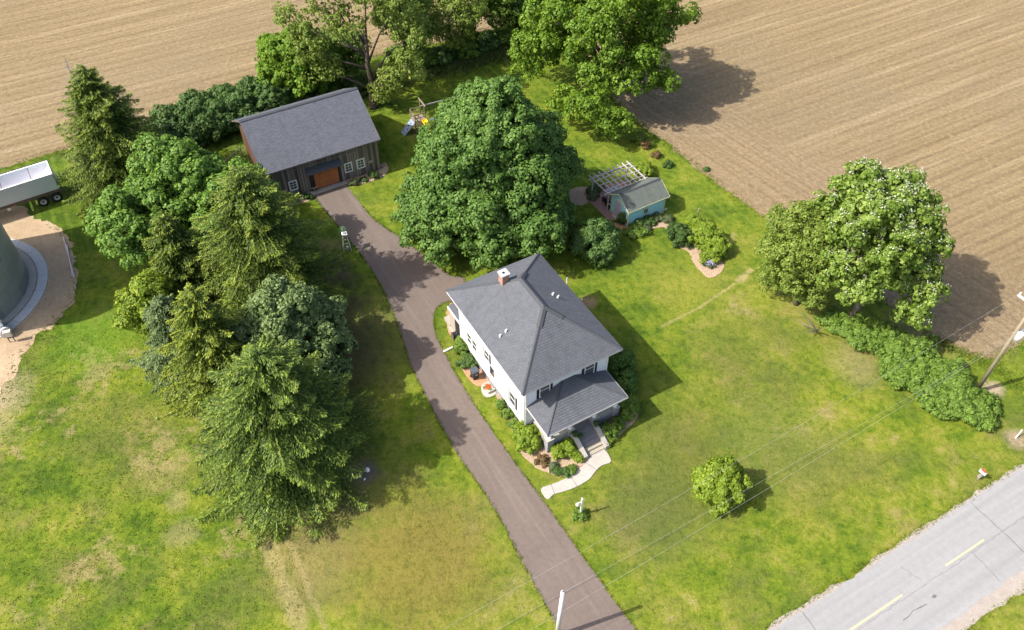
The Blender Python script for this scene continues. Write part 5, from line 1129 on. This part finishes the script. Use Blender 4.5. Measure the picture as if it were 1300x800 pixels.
# garden shrubs near the shed
def px(u, v, z=0): q = G(u, v, z); return q.x, q.y
for (u, v, r, h, mat, n, sd, lab) in (
    (893, 310, 1.45, 2.5, 'gold', 12, 51, 'golden shrub in the middle of the island bed right of the shed'),
    (908, 322, 1.25, 1.9, 'gold', 10, 52, 'golden shrub at the front of the island bed'),
    (878, 296, 1.15, 2.2, 'yellowleaf', 9, 53, 'yellow green shrub at the back of the island bed beside the post'),
    (900, 330, .9, 1.2, 'yellowleaf', 7, 54, 'low yellow green shrub at the near corner of the island bed'),
    (861, 306, 1.25, 1.8, 'boxwood', 10, 55, 'dark green rounded shrub left of the golden shrubs'),
    (812, 287, .55, .7, 'boxwood', 6, 56, 'dark green clipped shrub under the shed window'),
    (823, 283, .65, .7, 'boxwood', 6, 57, 'dark green shrub under the shed wall, right of the clipped one'),
    (833, 279, .6, .6, 'grey_leaf', 6, 58, 'grey green plant at the right end of the shed bed'),
    (806, 296, 1.0, .6, 'hedge', 8, 59, 'bright green low box hedge in front of the shed'),
    (819, 292, .45, .4, 'grey_leaf', 5, 60, 'small grey green plant beside the low box hedge'),
    (848, 281, .5, .5, 'grey_leaf', 5, 61, 'small grey plant on bare mulch right of the shed'),
    (790, 284, .45, 1.5, 'boxwood', 6, 62, 'narrow dark climber beside the shed door'),
    (818, 222, 1.0, 1.4, 'yellowleaf', 8, 63, 'bright green shrub behind the pergola'),
    (750, 245, .5, .8, 'boxwood', 5, 64, 'dark plant in the mulch left of the patio'),
    (753, 251, .45, .6, 'grey_leaf', 5, 65, 'grey green plant in the mulch left of the patio'),
    (760, 241, .45, .7, 'boxwood', 5, 66, 'dark plant at the foot of the pergola post')):
    x, y = px(u, v); bush('garden_shrub', lab, 'shrub', x, y, r, h, mat, sd, n=n, clump=.26, per=44, leaf=.14)
x, y = px(900, 338); tt = thing('flower_clump', 'clump of pale purple flowers at the tip of the island bed', 'flowers', (x, y, 0)); bush('f', '', '', 0, 0, .5, .4, 'grey_leaf', 3, parent=tt, n=6, clump=.16, per=30, leaf=.1)
V, F = leaves(rgf.normal(size=(160, 3))*[.25, .22, .05]+[0, 0, .5], rdir(rgf, 160)+[0, 0, 1], rdir(rgf, 160), np.full(160, .09), np.full(160, .09)); mesh_np('petals', V, F, M['purple'], tt)
for k, (u, v, r, h, mat, lab) in enumerate(((820, 188, .5, 1.0, 'redleaf', 'rusty leaved sapling, farthest of the row by the field edge'), (833, 199.5, .4, .7, 'redleaf', 'small rusty sapling, second from the back by the field edge'), (848.5, 211, .5, .6, 'boxwood', 'low dark green sapling, third from the back by the field edge'), (897, 216, .2, .3, 'boxwood', 'tiny green clump on the field margin'), (811, 178, .9, .9, 'locust', 'low loose shrub in the shade below the big field edge tree'))):
    x, y = px(u, v); bush('sapling', lab, 'sapling', x, y, r, h, mat, 70+k, n=5, clump=.2, per=22, leaf=.13)
# shrubs round the house
for (u, v, r, h, mat, n, sd, lab) in (
    (670, 560, 1.25, 1.5, 'gold', 13, 81, 'large golden green shrub at the left front corner of the porch'),
    (709, 577, .62, .9, 'yellowleaf', 8, 82, 'lime green shrub against the porch wall'),
    (720, 572, .72, 1.05, 'gold', 8, 83, 'golden shrub left of the porch steps'),
    (733, 583, .42, .65, 'yellowleaf', 6, 84, 'small lime ball shrub at the foot of the left stair wall'),
    (708, 600, .38, .35, 'boxwood', 5, 85, 'low dark plant at the left of the front bed tip'),
    (719, 601, .42, .4, 'boxwood', 5, 86, 'low dark plant at the middle of the front bed tip'),
    (725, 598, .38, .4, 'hedge', 5, 87, 'low green plant at the right of the front bed tip'),
    (702, 592, .25, .3, 'grey_leaf', 4, 88, 'tiny grey green plant in the front mulch'),
    (688, 586, .5, .35, 'redleaf', 5, 89, 'faded reddish low shrub in the front mulch'),
    (773, 551, .78, 1.1, 'hedge', 9, 90, 'green rounded shrub right of the porch steps'),
    (784, 540, .5, .75, 'hedge', 6, 91, 'smaller green shrub behind the rounded one right of the steps'),
    (772, 562, .38, .5, 'yellowleaf', 5, 92, 'lime green ball shrub at the foot of the right stair wall'),
    (796, 523, 1.0, 1.7, 'hedge', 10, 93, 'green shrub at the right front corner of the porch'),
    (792, 497, .95, 2.4, 'maple', 9, 94, 'tall dark shrub against the right house wall, nearest the porch'),
    (787, 474, 1.15, 3.0, 'maple', 10, 95, 'tallest dark shrub against the right house wall'),
    (796, 485, .75, 1.6, 'maple', 7, 96, 'dark shrub filling between the two tall ones by the right wall'),
    (637, 516, .45, .7, 'hedge', 6, 97, 'small green shrub by the side wall, farthest from the porch'),
    (644, 528, .5, .75, 'hedge', 6, 98, 'middle small green shrub by the side wall'),
    (653, 540, .45, .65, 'hedge', 6, 99, 'small green shrub by the side wall, nearest the porch'),
    (586, 447, .6, 1.3, 'hedge', 7, 100, 'tall green plant by the side wall windows'),
    (588, 436, .45, 1.1, 'hedge', 5, 103, 'bright green plant beside the hose reel'),
    (595, 461, .85, .7, 'lilac', 8, 101, 'grey green hosta clump beside the wheeled bin'),
    (737, 656, .5, .45, 'hedge', 7, 102, 'low green shrub round the foot of the white lamp post')):
    x, y = px(u, v); bush('shrub', lab, 'shrub', x, y, r, h, mat, sd, n=n, clump=.2, per=46, leaf=.11)
for (x, y, r, h, mat, sd, lab) in ((-1.15, -.9, .55, .8, 'boxwood', 111, 'green shrub under the barn sign'), (-3.3, -1.0, .5, .55, 'grey_leaf', 112, 'pale green plant right of the barn door'), (-2.3, -1.0, .3, .35, 'boxwood', 113, 'small dark plant in the barn bed'), (-8.3, -.8, .5, .5, 'boxwood', 114, 'dark plant left of the barn door'), (-9.6, -.7, .4, .35, 'grey_leaf', 115, 'low plant under the left barn window')):
    p_ = BW(x, y); bush('shrub', lab, 'shrub', p_[0], p_[1], r, h, mat, sd, n=6, clump=.18, per=30, leaf=.11)
# hedge thicket on the right, bush by bush
rgh = np.random.default_rng(8)
hl = [((1062, 402), 1.0, .9), ((1085, 412), 1.2, 1.2), ((1098, 427), 1.2, 1.7), ((1122, 425), 1.7, 2.0), ((1140, 446), 1.6, 1.7), ((1165, 447), 1.8, 1.9), ((1150, 470), 1.3, 1.3), ((1178, 475), 1.8, 1.8), ((1205, 478), 1.7, 1.9), ((1195, 502), 1.5, 1.5), ((1222, 505), 1.6, 1.8), ((1245, 520), 1.3, 1.4), ((1215, 490), 1.5, 1.8), ((1253, 508), 1.0, 1.2)]
for k, ((u, v), r, h) in enumerate(hl):
    x, y = px(u-5, v+4, .5); r *= 1.15; bush('hedge_shrub', ORD[k]+' green thicket shrub counted from the blossoming tree towards the utility pole', 'shrub', x, y, r, h, 'hedge', 120+k, group='thicket shrubs by the utility pole', n=11, clump=.3, per=52, leaf=.17)
# lilac hedge behind the barn
hb = [(197, 180), (222, 172), (215, 155), (245, 160), (250, 140), (275, 148), (283, 128), (305, 135), (318, 118), (340, 123), (352, 110), (372, 108), (385, 98)]
for k, (u, v) in enumerate(hb):
    x, y = px(u, v, 2.0); bush('hedge_shrub', ORD[k]+' tall dark lilac shrub in the row behind the barn, from the left', 'shrub', x, y, 2.25, rgh.uniform(3.4, 4.3), 'lilac', 140+k, group='lilac row behind the barn', n=14, clump=.42, per=46, leaf=.24)
# trees behind the barn
broad_tree('young_maple', 'bright yellow green tree behind the barn, left of the open willow', 'tree', (-24.0, 84.5), (-24.0, 84.5, 4.4), 3.6, 3.4, 16, 1.5, 'bright', seed=61, clump=.5, per=44, leaf=.27, r0=.16, nlimb=5)
lobw = [((-4.6, .5, 9.5), (2.3, 2.0, 1.8)), ((-6.5, 0, 7.2), (2.2, 2.0, 1.6)), ((-3, 1.5, 12.5), (2.6, 2.2, 1.8)), ((.5, 1.0, 13.5), (2.6, 2.4, 1.9)), ((3.6, .5, 12.0), (2.3, 2.2, 1.8)), ((5.2, 0, 9.0), (2.0, 1.8, 1.6)), ((4.2, -.8, 5.8), (1.9, 1.7, 1.6)), ((-4.8, -.6, 5.2), (1.9, 1.6, 1.4)), ((2.6, -1.2, 4.0), (1.6, 1.5, 1.4)), ((-1.5, .5, 10.3), (1.7, 1.6, 1.2)), ((-8.0, 1, 10), (1.7, 1.5, 1.3)), ((1.0, 2.5, 15.5), (2.4, 2.2, 1.6)), ((-5.5, 2.5, 14.5), (2.2, 2, 1.6)), ((1.5, -.5, 2.2), (1.4, 1.2, 1.5))]
broad_tree('willow_tree', 'tall open willow with dark forked trunk behind the right end of the barn', 'tree', (-15.8, 82.0), (-15.8, 82.4, 9), 0, 0, 0, 0, 'willow', seed=62, lobes=lobw, clump=.6, per=38, leaf=.24, dens=.75, inner=.15, r0=.42, nlimb=14, jag=.6)
broad_tree('slender_tree', 'slender green tree with thin trunk to the right of the willow', 'tree', (-12.6, 88.8), (-12.6, 89.2, 7.0), 2.9, 4.6, 14, 1.4, 'willow', seed=63, clump=.55, per=40, leaf=.24, r0=.2, nlimb=7, fill=False, zlow=-.5)
broad_tree('bushy_tree', 'pale leaning bushy tree in the middle of the back field edge', 'tree', (-7.6, 93.5), (-7.4, 94, 4.8), 4.2, 4.2, 20, 1.4, 'locust', seed=64, clump=.55, per=36, leaf=.22, r0=.18, nlimb=9, fill=False, dens=.75)
broad_tree('dark_tree', 'dark green tree at the back field edge left of the big bright tree', 'tree', (-1.4, 98.0), (-1.4, 98, 5.2), 3.4, 4.8, 18, 1.5, 'hedge', seed=65, clump=.55, per=42, leaf=.24, r0=.2, nlimb=6)
broad_tree('dark_tree', 'low dark green tree on the back field edge next to the big bright tree', 'tree', (2.4, 99.0), (2.4, 99, 3.6), 2.8, 3.4, 12, 1.4, 'maple', seed=66, clump=.55, per=42, leaf=.24, r0=.18, nlimb=4)
broad_tree('dark_tree', 'dark leafy tree behind the willow trunk', 'tree', (-19.8, 87.5), (-19.8, 87.5, 3.4), 2.9, 3.2, 12, 1.3, 'hedge', seed=67, clump=.5, per=40, leaf=.22, r0=.16, nlimb=4)
for k, (x, y, r, h) in enumerate(((-21.5, 85.6, 1.5, 2.0), (-18.2, 84.8, 1.3, 1.7), (-10.3, 91.0, 1.6, 2.1), (-8.3, 91.9, 1.4, 1.8), (-5.6, 93.2, 1.6, 2.0), (-3.2, 94.6, 1.5, 2.2), (-.6, 96.2, 1.7, 2.3), (1.6, 97.4, 1.5, 2.0), (-13.9, 91.6, 1.5, 2.2), (-12.0, 93.2, 1.5, 2.2))):
    bush('brush', 'dark wild shrub on the back field edge, '+WHERE[k], 'shrub', x, y, r, h, 'lilac' if k % 2 else 'hedge', 160+k, group='wild shrubs along the back field edge', n=10, clump=.36, per=36, leaf=.22)
# conifers and maples on the left
def side_low(th, f): return 1.0
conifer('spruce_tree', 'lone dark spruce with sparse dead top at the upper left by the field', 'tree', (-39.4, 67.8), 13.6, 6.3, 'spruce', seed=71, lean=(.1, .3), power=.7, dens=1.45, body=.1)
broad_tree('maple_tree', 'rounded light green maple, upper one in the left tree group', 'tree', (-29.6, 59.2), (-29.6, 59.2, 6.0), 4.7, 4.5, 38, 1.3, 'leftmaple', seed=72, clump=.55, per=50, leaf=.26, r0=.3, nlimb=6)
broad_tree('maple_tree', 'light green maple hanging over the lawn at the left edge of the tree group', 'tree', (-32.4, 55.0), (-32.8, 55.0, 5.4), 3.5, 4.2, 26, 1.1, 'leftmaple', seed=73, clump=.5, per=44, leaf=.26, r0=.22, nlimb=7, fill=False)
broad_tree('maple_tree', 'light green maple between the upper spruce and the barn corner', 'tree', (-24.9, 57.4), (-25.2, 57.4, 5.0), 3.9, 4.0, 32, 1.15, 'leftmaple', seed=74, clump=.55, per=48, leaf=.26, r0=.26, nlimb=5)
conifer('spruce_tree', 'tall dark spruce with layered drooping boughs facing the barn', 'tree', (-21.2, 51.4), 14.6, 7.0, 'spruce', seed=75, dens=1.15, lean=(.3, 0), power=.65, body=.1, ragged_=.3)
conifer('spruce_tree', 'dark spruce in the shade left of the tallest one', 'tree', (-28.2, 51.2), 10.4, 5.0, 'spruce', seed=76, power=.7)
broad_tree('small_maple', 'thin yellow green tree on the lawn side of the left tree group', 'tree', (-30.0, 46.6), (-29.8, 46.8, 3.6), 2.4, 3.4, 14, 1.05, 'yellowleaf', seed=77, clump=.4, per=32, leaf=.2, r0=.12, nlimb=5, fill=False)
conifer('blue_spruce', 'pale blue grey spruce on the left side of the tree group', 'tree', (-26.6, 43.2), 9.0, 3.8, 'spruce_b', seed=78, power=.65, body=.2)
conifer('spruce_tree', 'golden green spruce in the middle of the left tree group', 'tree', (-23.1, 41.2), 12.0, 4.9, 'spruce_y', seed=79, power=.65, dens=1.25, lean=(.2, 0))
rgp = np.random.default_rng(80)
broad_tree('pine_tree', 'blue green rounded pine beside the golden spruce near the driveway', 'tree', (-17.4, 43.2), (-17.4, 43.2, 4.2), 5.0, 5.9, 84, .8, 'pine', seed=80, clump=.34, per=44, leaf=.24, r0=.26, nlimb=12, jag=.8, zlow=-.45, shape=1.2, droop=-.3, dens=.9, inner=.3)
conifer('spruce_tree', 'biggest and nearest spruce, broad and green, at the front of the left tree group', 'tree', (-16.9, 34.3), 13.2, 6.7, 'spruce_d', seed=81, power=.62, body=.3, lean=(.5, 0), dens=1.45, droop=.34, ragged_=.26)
# dead twigs and lone bough at the top of the far left spruce
tt = thing('dead_spruce', 'bare grey dead tree top behind the lone upper left spruce', 'dead tree', (-42.3, 70.6, 0)); m = MB(); m.tube([(0, 0, 0), (.1, 0, 7), (.2, .2, 13)], [.14, .1, .02], 6)
m.build('trunk', M['deadwood'], tt); m = MB()
for k in range(60):
    z = rgd.uniform(6, 12.6); a = rgd.uniform(0, 2*PI); L = (13.6-z)*.32*rgd.uniform(.5, 1.2)+.3; m.tube([(.1, .1, z), (math.cos(a)*L*.5, math.sin(a)*L*.5, z+.1), (math.cos(a)*L, math.sin(a)*L, z-.35)], [.022, .015, .006], 3, False)
m.build('twigs', M['deadwood'], tt)
# ---------------------------------------------------------------- rough grass
rgx = np.random.default_rng(99)
def along(pts, n, wdt):
    P_ = np.array([tuple(p)[:2] for p in pts]); seg = np.linalg.norm(P_[1:]-P_[:-1], axis=1); cs = np.concatenate([[0], np.cumsum(seg)]); s = rgx.uniform(0, cs[-1], n); i = np.clip(np.searchsorted(cs, s)-1, 0, len(seg)-1); f = ((s-cs[i])/seg[i])[:, None]
    p = P_[i]*(1-f)+P_[i+1]*f; d = (P_[i+1]-P_[i])/seg[i][:, None]; nn = np.stack([-d[:, 1], d[:, 0]], 1); return p+nn*rgx.normal(0, wdt, (n, 1))
tufts('field_edge_grass', along(fieldpts[1:-4], 3000, .3), 'tuft', 1, (.05, .16), .05, 3, .14)
tufts('driveway_edge_grass', np.concatenate([along([(p.x, p.y) for p in L_], 1600, .06), along([(p.x, p.y) for p in R_[1:]], 1600, .06)]), 'tuft', 2, (.03, .08), .04, 3, .06)
tufts('road_edge_grass', np.concatenate([along([RD(-30, .16), RD(50, .16)], 2200, .1), along([RD(-10, -6.5), RD(50, -6.5)], 1600, .14)]), 'tuft', 3, (.04, .12), .04, 3, .08)
tufts('tall_weeds', along([(-24, 84), (-17, 86.2), (-12, 89), (-6, 91.8), (0, 95), (6, 96), (9, 93)], 4500, 1.0), 'weed', 4, (.2, .6), .09, 4, .2)
tufts('hedge_foot_grass', along([(36.6, 46.5), (40.5, 43.5), (41.5, 41.5)], 300, .35), 'tuft', 5, (.05, .2), .06, 4, .15)
pp_ = np.stack([rgx.uniform(-41, -14, 14000), rgx.uniform(21, 48, 14000)], 1)[:6000]; tufts('lawn_tufts', pp_, 'tuft', 6, (.04, .12), .035, 3, .09)
tufts('yard_edge_grass', along(dirt[18:], 700, .3), 'tuft', 7, (.04, .14), .05, 4, .12)
pp_ = np.stack([rgx.uniform(-8, 44, 12000), rgx.uniform(19, 46, 12000)], 1)
ok = np.array([((p-np.array(R0))@np.array(ry) > .3) for p in pp_]); ok &= ~((pp_[:, 0]-3.1 > -1e9) & (np.abs((pp_[:, 0]-(5.6-(pp_[:, 1]-21.6)*.52))) < 3.2)); hx_ = (pp_-np.array(HO[:2]))@np.array(hex_); hy_ = (pp_-np.array(HO[:2]))@np.array(hey); ok &= ~((hx_ > -2) & (hx_ < 9.5) & (hy_ > -5.5) & (hy_ < 13))
tufts('front_lawn_tufts', pp_[ok], 'tuft', 8, (.03, .09), .03, 3, .08)
bpy.context.view_layer.update()
